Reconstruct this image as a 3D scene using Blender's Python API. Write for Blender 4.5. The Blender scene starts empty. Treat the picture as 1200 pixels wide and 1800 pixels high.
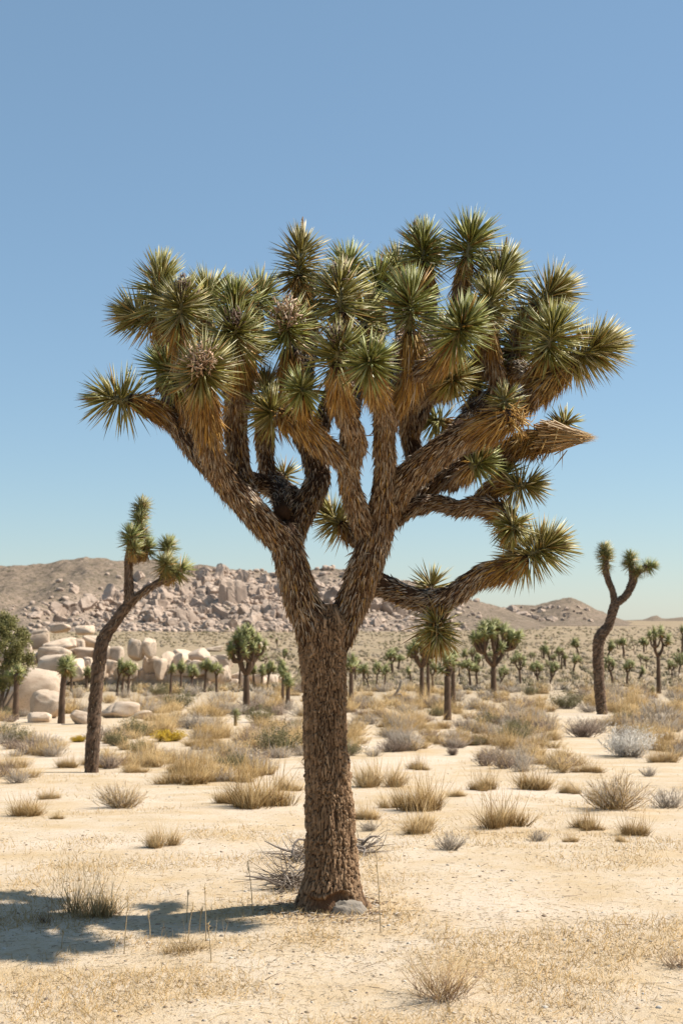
import bpy, math, random
import numpy as np
from mathutils import Vector

random.seed(7)
RNG = np.random.default_rng(7)
SC = bpy.context.scene
COL = SC.collection
R = math.radians

# ------------------------------------------------------------------ camera, sky, sun, exposure
CAM_H = 1.6
FPX = 2500.0                        # focal length in photograph pixels (50 mm, 1800 px tall)
PITCH = math.atan(190 / FPX)
cam_d = bpy.data.cameras.new('camera')
cam_d.sensor_fit = 'VERTICAL'
cam_d.sensor_height = 36.0
cam_d.sensor_width = 24.0
cam_d.lens = 50.0
cam_d.clip_start = 0.05
cam_d.clip_end = 20000
cam_d.dof.use_dof = True
cam_d.dof.focus_distance = 7.9
cam_d.dof.aperture_fstop = 5.6
cam = bpy.data.objects.new('camera', cam_d)
cam.location = (0, 0, CAM_H)
cam.rotation_euler = (math.pi / 2 + PITCH, 0, 0)
COL.objects.link(cam)
SC.camera = cam

SUN_EL = R(48.5)
SUN_AZ = R(10)                       # measured from +X towards +Y (away from the camera)
world = bpy.data.worlds.new('World')
SC.world = world
world.use_nodes = True
wn = world.node_tree
wn.nodes.clear()
w_out = wn.nodes.new('ShaderNodeOutputWorld')
w_bg = wn.nodes.new('ShaderNodeBackground')
w_sky = wn.nodes.new('ShaderNodeTexSky')
w_sky.sky_type = 'NISHITA'
w_sky.sun_disc = False
w_sky.sun_elevation = SUN_EL
w_sky.sun_rotation = math.pi / 2 - SUN_AZ
w_sky.altitude = 2600
w_sky.air_density = 1.4
w_sky.dust_density = 1.4
w_sky.ozone_density = 3.0
w_bg.inputs['Strength'].default_value = 0.082
w_mix = wn.nodes.new('ShaderNodeMix'); w_mix.data_type = 'RGBA'      # flat pale blue mixed into the sky colour to even out its gradient
w_mix.inputs[0].default_value = 0.36
w_mix.inputs[7].default_value = (2.2, 3.7, 4.9, 1)
wn.links.new(w_sky.outputs[0], w_mix.inputs[6])
wn.links.new(w_mix.outputs[2], w_bg.inputs[0])
wn.links.new(w_bg.outputs[0], w_out.inputs[0])

sun_d = bpy.data.lights.new('sun', 'SUN')
sun_d.energy = 5.0
sun_d.angle = R(0.53)
sun_d.color = (1.0, 0.95, 0.87)
sun = bpy.data.objects.new('sun', sun_d)
SUN_DIR = Vector((math.cos(SUN_EL) * math.cos(SUN_AZ), math.cos(SUN_EL) * math.sin(SUN_AZ), math.sin(SUN_EL)))
sun.rotation_euler = SUN_DIR.to_track_quat('Z', 'Y').to_euler()
sun.location = (6, 2, 12)
COL.objects.link(sun)

SC.view_settings.view_transform = 'Standard'
SC.view_settings.look = 'None'
SC.view_settings.gamma = 1
SC.view_settings.exposure = 0.66
SC.view_settings.use_curve_mapping = False
SC.render.engine = 'CYCLES'
SC.cycles.use_denoising = True
SC.cycles.max_bounces = 6
SC.cycles.diffuse_bounces = 3
SC.cycles.transparent_max_bounces = 4

# ------------------------------------------------------------------ helpers: pixels of the photograph to places
CP, SP = math.cos(PITCH), math.sin(PITCH)


def ray(px, py):
    u = (px - 600) / FPX
    v = (900 - py) / FPX
    return np.array([u, CP - v * SP, SP + v * CP])


def at(px, py, Y):
    d = ray(px, py)
    return np.array([0, 0, CAM_H]) + d * (Y / d[1])


# ------------------------------------------------------------------ noise
def _hash(ix, iy, seed):
    h = (ix.astype(np.int64) * 374761393 + iy.astype(np.int64) * 668265263 + seed * 1442695041) & 0xFFFFFFFF
    h = ((h ^ (h >> 13)) * 1274126177) & 0xFFFFFFFF
    h = (h ^ (h >> 16)) & 0xFFFFFF
    return h / float(0xFFFFFF)


def vnoise(x, y, seed=0):
    x = np.asarray(x, float); y = np.asarray(y, float)
    ix = np.floor(x); iy = np.floor(y)
    fx = x - ix; fy = y - iy
    fx = fx * fx * (3 - 2 * fx); fy = fy * fy * (3 - 2 * fy)
    ix = ix.astype(np.int64); iy = iy.astype(np.int64)
    a = _hash(ix, iy, seed); b = _hash(ix + 1, iy, seed)
    c = _hash(ix, iy + 1, seed); d = _hash(ix + 1, iy + 1, seed)
    return (a * (1 - fx) + b * fx) * (1 - fy) + (c * (1 - fx) + d * fx) * fy


def fbm(x, y, octv=4, seed=0, gain=.5):
    s = 0; a = 1; t = 0
    for o in range(octv):
        s = s + a * vnoise(np.asarray(x) * 2 ** o + 17.3 * o, np.asarray(y) * 2 ** o - 9.1 * o, seed + o)
        t += a; a *= gain
    return s / t


def worley(x, y, seed=0, wrap=0, jit=.8):
    """first and second cell distances and a cell id; wrap: period in x"""
    ix = np.floor(x).astype(np.int64); iy = np.floor(y).astype(np.int64)
    f1 = np.full(x.shape, 9.0); f2 = np.full(x.shape, 9.0); cid = np.zeros(x.shape)
    for dx in (-1, 0, 1):
        for dy in (-1, 0, 1):
            cx = ix + dx; cy = iy + dy
            hx = cx % wrap if wrap else cx
            jx = .5 + (_hash(hx, cy, seed) - .5) * jit; jy = .5 + (_hash(hx, cy, seed + 5) - .5) * jit
            d = np.hypot(cx + jx - x, cy + jy - y)
            h = _hash(hx, cy, seed + 9)
            nf2 = np.minimum(f2, np.maximum(f1, d))
            cid = np.where(d < f1, h, cid)
            f1 = np.minimum(f1, d); f2 = nf2
    return f1, f2, cid


# ------------------------------------------------------------------ terrain
_rows = [(1800, 5.63), (1590, 8.0), (1450, 11.8), (1355, 19), (1300, 29), (1255, 42), (1227, 75), (1210, 115), (1180, 190),
         (1150, 330), (1130, 520), (1115, 800), (1105, 1100), (1095, 1800)]
_lr = np.log([0.3, 5.0] + [d for _, d in _rows] + [4000, 16000])
_lz = np.array([0.0, 0.0] + [CAM_H - (r - 1090) / FPX * d for r, d in _rows] + [1.2, 0.0])
_t = np.linspace(_lr[0], _lr[-1], 1500)
_tz = np.interp(_t, _lr, _lz)
_k = np.exp(-np.linspace(-2, 2, 61) ** 2); _k /= _k.sum()
_tz = np.convolve(np.pad(_tz, 30, mode='edge'), _k, 'valid')
TREE_X, TREE_Y = -0.07, 8.0


def gz(x, y, fine=True):
    x = np.asarray(x, float); y = np.asarray(y, float)
    r = np.hypot(x, y) + 1e-6
    z = np.interp(np.log(r), _t, _tz)
    if fine:
        near = np.clip(1 - r / 90, 0, 1)
        z = z + .03 * np.exp(-((x - TREE_X) ** 2 + (y - TREE_Y) ** 2) / .16)           # sand heaped round the trunk
        z = z + near * (0.09 * (fbm(x / 2.3, y / 2.3, 3, 3) - .5) + 0.035 * (fbm(x / .5, y / .5, 3, 4) - .5))
        mid = np.clip((r - 25) / 80, 0, 1)
        z = z + mid * 0.6 * (fbm(x / 28, y / 28, 3, 6) - .5)
    return z


def ground_at(px, py):
    d = ray(px, py)
    t = np.geomspace(2, 9000, 6000)
    p = np.array([0, 0, CAM_H])[None] + d[None] * t[:, None]
    below = p[:, 2] < gz(p[:, 0], p[:, 1])
    i = int(np.argmax(below)) if below.any() else len(t) - 1
    q = p[i]
    return np.array([q[0], q[1], float(gz(q[0], q[1]))])


# ------------------------------------------------------------------ mesh building
class MB:
    def __init__(s):
        s.v = []; s.f = []; s.c = []; s.m = []; s.n = 0

    def add(s, v, f, c, mi=0):
        v = np.asarray(v, np.float32).reshape(-1, 3); f = np.asarray(f, np.int64).reshape(-1, 3)
        c = np.asarray(c, np.float32)
        if c.ndim == 1:
            c = np.tile(c[None, :3], (len(v), 1))
        s.v.append(v); s.f.append(f + s.n); s.c.append(c[:, :3]); s.m.append(np.full(len(f), mi, np.int32)); s.n += len(v)

    def mesh(s, name, mats, smooth=True):
        v = np.concatenate(s.v); f = np.concatenate(s.f); c = np.concatenate(s.c); mi = np.concatenate(s.m)
        me = bpy.data.meshes.new(name)
        me.vertices.add(len(v)); me.vertices.foreach_set('co', v.ravel())
        me.loops.add(f.size); me.loops.foreach_set('vertex_index', f.ravel().astype(np.int32))
        me.polygons.add(len(f))
        me.polygons.foreach_set('loop_start', np.arange(0, f.size, 3, dtype=np.int32))
        if not isinstance(mats, (list, tuple)):
            mats = [mats]
        for m in mats:
            me.materials.append(m)
        me.polygons.foreach_set('material_index', mi)
        me.polygons.foreach_set('use_smooth', np.full(len(f), bool(smooth)))
        a = me.color_attributes.new('tint', 'FLOAT_COLOR', 'POINT')
        a.data.foreach_set('color', np.hstack([c, np.ones((len(c), 1), np.float32)]).astype(np.float32).ravel())
        me.update(calc_edges=True)
        return me

    def obj(s, name, mats, parent=None, smooth=True, kind=None):
        return link(name, s.mesh(name, mats, smooth), parent, kind)


def link(name, data, parent=None, kind=None, loc=None):
    o = bpy.data.objects.new(name, data)
    COL.objects.link(o)
    if parent is not None:
        o.parent = parent
    if kind:
        o['kind'] = kind
    if loc is not None:
        o.location = [float(q) for q in loc]
    return o


def tag(o, label, cat=None, group=None, kind=None):
    o['label'] = label
    if cat: o['category'] = cat
    if group: o['group'] = group
    if kind: o['kind'] = kind
    return o


def unit(a):
    a = np.asarray(a, float)
    return a / (np.linalg.norm(a, axis=-1, keepdims=True) + 1e-9)


def perp(d):
    h = np.where(np.abs(d[:, 2:3]) > .9, np.array([[1., 0, 0]]), np.array([[0, 0, 1.]]))
    a = unit(np.cross(d, h))
    return a, np.cross(d, a)


def blades(mb, o, d, L, w, col, bend=None, thick=.45, segs=2, mi=0, coltip=None):
    """many tapering three-sided spikes: o origins, d directions, L lengths, w base widths"""
    o = np.asarray(o, float); d = unit(d); N = len(o)
    if N == 0: return
    L = np.broadcast_to(np.asarray(L, float), (N,)); w = np.broadcast_to(np.asarray(w, float), (N,))
    col = np.asarray(col, float)
    if col.ndim == 1: col = np.tile(col, (N, 1))
    if coltip is None: coltip = col
    a, b = perp(d)
    ph = RNG.uniform(0, 6.28, N)[:, None]
    a, b = a * np.cos(ph) + b * np.sin(ph), -a * np.sin(ph) + b * np.cos(ph)
    if bend is None: bend = np.zeros((N, 3))
    prof = {1: [(0, 1)], 2: [(0, .75), (.45, 1)], 3: [(0, .9), (.33, 1), (.68, .7)]}[segs]
    rings = []; cols = []
    for t, s in prof:
        cpt = o + d * (L * t)[:, None] + bend * (L * t * t)[:, None]
        hw = (w * s * .5)[:, None]
        rings.append(np.stack([cpt + a * hw, cpt - a * hw, cpt + b * hw * 2 * thick], 1))
        cc = col * (1 - t) + coltip * t
        cols.append(np.repeat(cc[:, None], 3, 1))
    tip = o + d * L[:, None] + bend * L[:, None]
    V = np.concatenate(rings + [tip[:, None]], 1)
    C = np.concatenate(cols + [coltip[:, None]], 1)
    nv = 3 * segs + 1
    F = []
    for s in range(segs - 1):
        for k in range(3):
            p, q = 3 * s + k, 3 * s + (k + 1) % 3
            F += [(p, q, q + 3), (p, q + 3, p + 3)]
    for k in range(3):
        F.append((3 * (segs - 1) + k, 3 * (segs - 1) + (k + 1) % 3, nv - 1))
    F = np.array(F)[None] + (np.arange(N) * nv)[:, None, None]
    mb.add(V.reshape(-1, 3), F.reshape(-1, 3), C.reshape(-1, 3), mi)


def smooth_path(P, step=.03):
    """Catmull-Rom through rows of (x, y, z, r)"""
    P = np.asarray(P, float)
    if len(P) == 2:
        n = max(2, int(np.linalg.norm(P[1, :3] - P[0, :3]) / step) + 1)
        return P[0] + (P[1] - P[0]) * np.linspace(0, 1, n)[:, None]
    Q = np.vstack([2 * P[0] - P[1], P, 2 * P[-1] - P[-2]])
    out = []
    for i in range(1, len(Q) - 2):
        n = max(2, int(np.linalg.norm(Q[i + 1, :3] - Q[i, :3]) / step))
        t = (np.arange(n) / n)[:, None]
        p0, p1, p2, p3 = Q[i - 1], Q[i], Q[i + 1], Q[i + 2]
        out.append(.5 * (2 * p1 + (p2 - p0) * t + (2 * p0 - 5 * p1 + 4 * p2 - p3) * t * t + (3 * p1 - p0 - 3 * p2 + p3) * t ** 3))
    out.append(P[-1:])
    out = np.vstack(out)
    out[:, 3] = np.maximum(out[:, 3], 1e-3)
    return out


def frames(c):
    t = np.gradient(c, axis=0); t = unit(t)
    u = np.zeros_like(t)
    a = np.cross(t[0], [0.3, 1, .1]); u[0] = a / np.linalg.norm(a)
    for i in range(1, len(c)):
        a = u[i - 1] - t[i] * np.dot(u[i - 1], t[i]); u[i] = a / (np.linalg.norm(a) + 1e-9)
    return t, u, np.cross(t, u)


def tube(mb, path, col, segs=14, bump=.06, seed=0, mi=0, cap=True, grain=0):
    c = path[:, :3]; r = path[:, 3]
    t, u, w = frames(c)
    th = np.linspace(0, 2 * math.pi, segs, endpoint=False)
    s = np.concatenate([[0], np.cumsum(np.linalg.norm(np.diff(c, axis=0), axis=1))])
    ring = u[:, None] * np.cos(th)[None, :, None] + w[:, None] * np.sin(th)[None, :, None]
    nz = fbm(np.cos(th)[None] * 2 + s[:, None] * 6, np.sin(th)[None] * 2 + s[:, None] * 9 + seed, 3, seed) - .5
    if grain:                                                       # furrowed bark
        f1, f2, _ = worley(np.tile(th[None] / (2 * math.pi) * 12, (len(c), 1)) + 1.2 * nz, np.tile(s[:, None] / .10, (1, segs)) + 2 * nz, seed, wrap=12, jit=1.0)
        nz = np.clip(nz + 1.1 * np.clip((f2 - f1) / .4, 0, 1) - .62, -.5, .6)
    rad = r[:, None] * (1 + bump * 2 * nz)
    V = c[:, None] + ring * rad[..., None]
    n = len(c)
    I = np.arange(n - 1)[:, None] * segs; J = np.arange(segs)[None]; J2 = (J + 1) % segs
    F = np.stack([np.stack([I + J, I + J2, I + segs + J2], -1), np.stack([I + J, I + segs + J2, I + segs + J], -1)], 2).reshape(-1, 3)
    V = V.reshape(-1, 3)
    if cap:
        k = len(V)
        V = np.vstack([V, c[:1] - t[:1] * r[0] * .3, c[-1:] + t[-1:] * r[-1] * .45])
        jj = np.arange(segs); j2 = (jj + 1) % segs
        F = np.vstack([F, np.stack([np.full(segs, k), j2, jj], -1), np.stack([np.full(segs, k + 1), (n - 1) * segs + jj, (n - 1) * segs + j2], -1)])
    cv = np.asarray(col)[None] * (.45 + 1.1 * np.concatenate([(nz + .5).ravel(), [.5, .5]]))[:, None] if cap else col
    mb.add(V, F, cv, mi)


# ------------------------------------------------------------------ materials
def new_mat(name):
    m = bpy.data.materials.new(name); m.use_nodes = True
    nt = m.node_tree
    return m, nt, nt.nodes['Principled BSDF']


def nd(nt, t, **kw):
    n = nt.nodes.new(t)
    for k, v in kw.items():
        if k in n.inputs: n.inputs[k].default_value = v
        else: setattr(n, k, v)
    return n


def mixc(nt, fac, a, b, mode='MIX'):
    n = nt.nodes.new('ShaderNodeMix'); n.data_type = 'RGBA'; n.blend_type = mode
    for sock, val in ((0, fac), (6, a), (7, b)):
        if isinstance(val, bpy.types.NodeSocket): nt.links.new(val, n.inputs[sock])
        elif sock == 0: n.inputs[0].default_value = val
        else: n.inputs[sock].default_value = (*val, 1) if len(val) == 3 else val
    return n.outputs[2]


def ramp(nt, src, p0, p1):
    n = nt.nodes.new('ShaderNodeMapRange'); n.inputs[1].default_value = p0; n.inputs[2].default_value = p1
    nt.links.new(src, n.inputs[0]); return n.outputs[0]


def noise(nt, scale, detail=4, rough=.55, stretch=None):
    g = nt.nodes.new('ShaderNodeNewGeometry') if stretch == 'world' else nt.nodes.new('ShaderNodeTexCoord')
    n = nd(nt, 'ShaderNodeTexNoise', Scale=scale, Detail=detail, Roughness=rough)
    src = g.outputs['Position'] if stretch == 'world' else g.outputs['Object']
    if stretch and stretch != 'world':
        mp = nt.nodes.new('ShaderNodeMapping'); mp.inputs['Scale'].default_value = stretch
        nt.links.new(src, mp.inputs[0]); src = mp.outputs[0]
    nt.links.new(src, n.inputs['Vector'])
    return n.outputs[0]


def bump(nt, bs, h, strength, dist):
    b = nd(nt, 'ShaderNodeBump', Strength=strength, Distance=dist)
    nt.links.new(h, b.inputs['Height']); nt.links.new(b.outputs[0], bs.inputs['Normal'])


def tint_mat(name, rough=.6, spec=.4, var=.25, scale=9.0, transl=0.0, bmp=None):
    m, nt, bs = new_mat(name)
    at_ = nt.nodes.new('ShaderNodeAttribute'); at_.attribute_name = 'tint'
    nz = noise(nt, scale)
    dark = mixc(nt, 1.0, at_.outputs['Color'], (1 - var, 1 - var, 1 - var), 'MULTIPLY')
    c = mixc(nt, nz, dark, at_.outputs['Color'])
    nt.links.new(c, bs.inputs['Base Color'])
    bs.inputs['Roughness'].default_value = rough
    bs.inputs['Specular IOR Level'].default_value = spec
    if bmp: bump(nt, bs, noise(nt, bmp[0], 6, .6, bmp[2] if len(bmp) > 2 else None), .8, bmp[1])
    if transl:
        tr = nt.nodes.new('ShaderNodeBsdfTranslucent'); nt.links.new(c, tr.inputs[0])
        mx = nt.nodes.new('ShaderNodeMixShader'); mx.inputs[0].default_value = transl
        nt.links.new(bs.outputs[0], mx.inputs[1]); nt.links.new(tr.outputs[0], mx.inputs[2])
        nt.links.new(mx.outputs[0], nt.nodes['Material Output'].inputs[0])
    return m


M_LEAF = tint_mat('yucca_leaf', .42, .32, .2, 14, transl=.08)
M_THATCH = tint_mat('dead_leaf_thatch', .7, .3, .3, 18)
M_LIMB = tint_mat('limb_core', .9, .1, .4, 30, bmp=(40, .02))
M_BARK = tint_mat('plated_bark', .85, .15, .35, 60, bmp=(90, .006))
M_FARBARK = tint_mat('far_bark', .9, .1, .4, 14)
M_FARLEAF = tint_mat('far_leaf', .5, .35, .3, 6)
M_DRY = tint_mat('dry_grass', .7, .2, .2, 12, transl=.25)
M_TWIG = tint_mat('dry_twig', .8, .15, .3, 20)
M_BUSH = tint_mat('bush_leaf', .6, .3, .3, 10, transl=.15)
M_CEMENT = tint_mat('cement_fill', .9, .1, .3, 40, bmp=(60, .01))


def rock_mat(name, a, b, stain, sc, world_space=False):
    m, nt, bs = new_mat(name)
    st = 'world' if world_space else None
    oi = nt.nodes.new('ShaderNodeObjectInfo')
    n1 = noise(nt, sc, 5, .6, st); n2 = noise(nt, sc * 7, 4, .7, st); n3 = noise(nt, sc * .45, 3, .6, st)
    c = mixc(nt, ramp(nt, n1, .3, .7), a, b)
    c = mixc(nt, ramp(nt, n3, .55, .75), c, stain)
    c = mixc(nt, ramp(nt, n2, .55, .8), c, tuple(q * .6 for q in stain))
    vv = nt.nodes.new('ShaderNodeMapRange'); vv.inputs[3].default_value = .8; vv.inputs[4].default_value = 1.1
    nt.links.new(oi.outputs['Random'], vv.inputs[0])
    cm = nt.nodes.new('ShaderNodeVectorMath'); cm.operation = 'SCALE'
    nt.links.new(c, cm.inputs[0]); nt.links.new(vv.outputs[0], cm.inputs['Scale'])
    nt.links.new(cm.outputs[0], bs.inputs['Base Color'])
    bs.inputs['Roughness'].default_value = .9; bs.inputs['Specular IOR Level'].default_value = .15
    bump(nt, bs, n2, .6, .05 / sc if not world_space else .3)
    return m


M_BOULDER = rock_mat('pale_granite', (.62, .485, .36), (.55, .415, .295), (.38, .265, .18), 2.6)
M_CLIFF = rock_mat('pinkish_granite', (.47, .36, .275), (.38, .28, .21), (.25, .18, .13), 2.0)


def sand_mat():
    m, nt, bs = new_mat('desert_sand')
    big = noise(nt, .35, 4, .6); med = noise(nt, 1.7, 5, .65); fine = noise(nt, 22, 5, .7); grit = noise(nt, 120, 3, .7)
    farn = noise(nt, .02, 6, .65)
    c = mixc(nt, ramp(nt, med, .35, .68), (.585, .475, .35), (.50, .36, .205))
    c = mixc(nt, ramp(nt, big, .48, .66), c, (.62, .505, .385))
    c = mixc(nt, ramp(nt, fine, .52, .72), c, (.47, .33, .18))
    c = mixc(nt, ramp(nt, grit, .60, .72), c, (.30, .22, .15))
    # dry low scrub and pebbles too small to tell apart, far out on the plain
    g = nt.nodes.new('ShaderNodeNewGeometry'); ln = nt.nodes.new('ShaderNodeVectorMath'); ln.operation = 'LENGTH'
    nt.links.new(g.outputs['Position'], ln.inputs[0])
    fx = ramp(nt, ln.outputs['Value'], 30, 160)
    fc = mixc(nt, ramp(nt, farn, .4, .62), (.35, .255, .16), (.27, .205, .125))
    fs = noise(nt, .35, 5, .75)
    fc = mixc(nt, ramp(nt, fs, .5, .66), fc, (.175, .14, .08))
    c = mixc(nt, fx, c, fc)
    nt.links.new(c, bs.inputs['Base Color'])
    bs.inputs['Roughness'].default_value = .95; bs.inputs['Specular IOR Level'].default_value = .1
    add = nd(nt, 'ShaderNodeMath', operation='ADD'); nt.links.new(fine, add.inputs[0]); nt.links.new(grit, add.inputs[1])
    bump(nt, bs, add.outputs[0], .55, .02)
    return m


def hill_mat():
    m, nt, bs = new_mat('scrubby_hillside')
    n1 = noise(nt, .006, 5, .6, 'world'); n2 = noise(nt, .07, 5, .7, 'world'); n3 = noise(nt, .32, 3, .7, 'world')
    c = mixc(nt, ramp(nt, n1, .35, .65), (.225, .165, .118), (.18, .137, .098))
    c = mixc(nt, ramp(nt, n2, .50, .68), c, (.28, .21, .155))
    at_ = nt.nodes.new('ShaderNodeAttribute'); at_.attribute_name = 'tint'
    c = mixc(nt, at_.outputs['Fac'], c, mixc(nt, ramp(nt, n2, .4, .6), (.40, .305, .235), (.25, .185, .14)))
    c = mixc(nt, ramp(nt, n3, .52, .60), c, (.095, .08, .05))
    nt.links.new(c, bs.inputs['Base Color'])
    bs.inputs['Roughness'].default_value = .95; bs.inputs['Specular IOR Level'].default_value = .05
    bump(nt, bs, n2, .7, 3.0)
    return m


M_SAND = sand_mat()
M_HILL = hill_mat()

# ------------------------------------------------------------------ ground
def build_ground():
    ang = np.concatenate([np.linspace(-22, 22, 361), np.linspace(24, 336, 120)])
    ang = np.radians(90 - ang)
    rr = np.concatenate([np.geomspace(.3, 4.5, 14), np.geomspace(4.6, 60, 240), np.geomspace(63, 14000, 110)])
    A, Q = np.meshgrid(ang, rr)
    X = Q * np.cos(A); Y = Q * np.sin(A); Z = gz(X, Y)
    nA, nR = len(ang), len(rr)
    V = np.vstack([np.stack([X, Y, Z], -1).reshape(-1, 3), [[0, 0, float(gz(0.01, 0.01))]]])
    I = np.arange(nR - 1)[:, None] * nA; J = np.arange(nA)[None]; J2 = (J + 1) % nA
    F = np.stack([np.stack([I + J, I + nA + J, I + nA + J2], -1), np.stack([I + J, I + nA + J2, I + J2], -1)], 2).reshape(-1, 3)
    F = F[:, ::-1]
    j = np.arange(nA)
    F = np.vstack([F, np.stack([np.full(nA, nA * nR), (j + 1) % nA, j], -1)])
    mb = MB(); mb.add(V, F, (1, 1, 1))
    o = mb.obj('ground', M_SAND, kind='structure')
    tag(o, 'pale sandy desert ground strewn with dry straw')
    # normals up
    me = o.data
    if me.polygons[1000].normal.z < 0:
        me.flip_normals()


build_ground()

# ------------------------------------------------------------------ rocks
def ico(sub):
    import bmesh
    bm = bmesh.new(); bmesh.ops.create_icosphere(bm, subdivisions=sub, radius=1)
    v = np.array([q.co[:] for q in bm.verts]); f = np.array([[q.index for q in p.verts] for p in bm.faces]); bm.free()
    return v, f


ICO = {k: ico(k) for k in (1, 2, 3, 4, 5)}


def rock_shape(seed, sub=4, planes=9, soft=.8, dmin=.62, rough=.05, crack=0, power=.85):
    v, f = ICO[sub]; v = v.copy(); rg = np.random.default_rng(seed)
    v = np.sign(v) * np.abs(v) ** power
    for k in range(planes):
        n = unit(rg.normal(size=3)); d = rg.uniform(dmin, .95)
        pr = v @ n; v = v - n[None] * (np.maximum(pr - d, 0) * soft)[:, None]
    for k in range(crack):
        n = unit(rg.normal(size=3) * [1, 1, .4]); d = rg.uniform(-.4, .4)
        pr = v @ n - d; v = v * (1 - .12 * np.exp(-(pr / .05) ** 2))[:, None]
    q = fbm(v[:, 0] * 1.6 + v[:, 2] * 1.1 + seed, v[:, 1] * 1.6 - v[:, 2] * .9, 3, seed) - .5
    q2 = fbm(v[:, 0] * 5 + v[:, 2] * 4 + seed, v[:, 1] * 5 - v[:, 2] * 4.3, 3, seed + 3) - .5
    v = v * (1 + 3 * rough * q + rough * q2)[:, None]
    return v / np.abs(v).max(0)[None], f


def rock_mesh(seed, mat, smooth=True, **kw):
    v, f = rock_shape(seed, **kw); mb = MB(); mb.add(v, f, (1, 1, 1)); return mb.mesh('boulder', mat, smooth)


ROCKS = [rock_mesh(100 + i, M_BOULDER, sub=4, planes=8 + i % 3, soft=.9, dmin=.62, crack=i % 3, power=.50 + .07 * (i % 4), rough=.06) for i in range(12)]
CLIFFS = [rock_mesh(200 + i, M_CLIFF, smooth=False, sub=4, planes=24, soft=1.0, dmin=.36, rough=.10, crack=5, power=.6) for i in range(14)]

# ------------------------------------------------------------------ mountains
def build_mountain(name, label, crest, D_ridge, D_foot, px0, px1, seed, foot_row, nx=620, ny=110, rough=1.0, zone=None):
    """height field: crest = [(px, row)], ridge at depth D_ridge, foot at D_foot"""
    px = np.linspace(px0, px1, nx)
    cr = np.interp(px, [c[0] for c in crest], [c[1] for c in crest])
    back = np.linspace(1.0, 1.7, 14)[1:]
    s = np.concatenate([np.linspace(-.04, 1, ny), back])
    S, PX = np.meshgrid(s, px, indexing='ij')
    Y = D_foot + (D_ridge - D_foot) * S
    X = (PX - 600) / FPX * (D_foot * .35 + D_ridge * .65 if False else Y)
    zr = CAM_H + (1090 - cr) / FPX * D_ridge
    zf = CAM_H + (1090 - foot_row) / FPX * D_foot
    H = (zr - zf)[None]
    prof = np.where(S <= 1, np.clip(S, 0, 1) ** 1.15, 1 - (S - 1) ** 1.3)
    amp = H * 1.0
    n = fbm(X / 160 + seed, Y / 200, 5, seed) - .5
    gul = np.abs(fbm(X / 90 + seed * 3, Y / 420, 4, seed + 7) - .5) * 2
    Z = zf + H * prof + np.sin(np.clip(S, 0, 1) * math.pi) * H * (.38 * n - .30 * (1 - gul) + .15) * rough
    fine = fbm(X / 14, Y / 14, 4, seed + 20) - .5
    Z = Z + fine * np.clip(H, 0, 40) * .20 * np.clip(S * 3, 0, 1)
    Z = np.where(S < 0, zf - 12, Z)
    nS = len(s)
    I = np.arange(nS - 1)[:, None] * nx; J = np.arange(nx - 1)[None]
    F = np.stack([np.stack([I + J, I + J + 1, I + nx + J + 1], -1), np.stack([I + J, I + nx + J + 1, I + nx + J], -1)], 2).reshape(-1, 3)
    rows = 1090 - (Z - CAM_H) / Y * FPX
    rk = zone(PX, rows) if zone else 0 * PX
    mb = MB(); mb.add(np.stack([X, Y, Z], -1).reshape(-1, 3), F, np.stack([rk, rk, rk], -1).reshape(-1, 3))
    o = mb.obj(name, M_HILL, kind='structure')
    tag(o, label)

    def height(x, y):
        i = np.clip((y - D_foot) / (D_ridge - D_foot), 0, 1); k = np.argmin(abs(s - i))
        p = 600 + x / y * FPX; q = int(np.clip(round((p - px0) / (px1 - px0) * (nx - 1)), 0, nx - 1))
        return float(Z[k, q])

    def hit(pxx, row):
        q = int(np.clip(round((pxx - px0) / (px1 - px0) * (nx - 1)), 0, nx - 1))
        rows = 1090 - (Z[:, q] - CAM_H) / Y[:, q] * FPX
        ok = np.where((rows <= row) & (s >= 0) & (s <= 1))[0]
        k = ok[0] if len(ok) else ny - 1
        return np.array([X[k, q], Y[k, q], Z[k, q]])
    return o, hit


crest_l = [(-700, 1020), (-300, 985), (0, 995), (20, 992), (80, 992), (100, 989), (150, 980), (190, 983), (300, 988), (350, 995), (420, 1001), (480, 1010),
           (545, 1002), (575, 998), (610, 1003), (650, 1014), (700, 1020), (740, 1026), (790, 1046), (850, 1060), (900, 1076), (960, 1096), (1050, 1120)]
range_l, hit_l = build_mountain('mountain', 'brown scrubby mountain ridge with a jumbled face of pink granite', crest_l, 1500, 900, -700, 1050, 11, 1112, rough=1.2, zone=lambda p, r: np.clip(np.exp(-((p - 420) / 330) ** 4) * np.clip((r - 1000 - 50 * np.clip((300 - p) / 200, 0, 1)) / 25, 0, 1) * (.3 + 1.4 * fbm(p / 30, r / 12, 3, 5)), 0, 1))
crest_r = [(700, 1120), (780, 1085), (830, 1072), (880, 1070), (905, 1063), (940, 1064), (965, 1058), (985, 1053), (1003, 1052), (1020, 1057), (1045, 1070),
           (1070, 1082), (1100, 1092), (1150, 1104)]
range_r, hit_r = build_mountain('hill', 'low peaked rocky hill at the end of the plain', crest_r, 1900, 1300, 700, 1150, 23, 1100, nx=360, ny=80, rough=1.0)
crest_f = [(900, 1110), (1040, 1096), (1080, 1091), (1130, 1089), (1145, 1083), (1152, 1082), (1162, 1088), (1200, 1085), (1300, 1078), (1500, 1060), (1900, 1060)]
range_f, hit_f = build_mountain('hill', 'very low dark rise on the horizon beyond the plain', crest_f, 3200, 2500, 900, 1900, 31, 1095, nx=120, ny=30, rough=.5)


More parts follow.
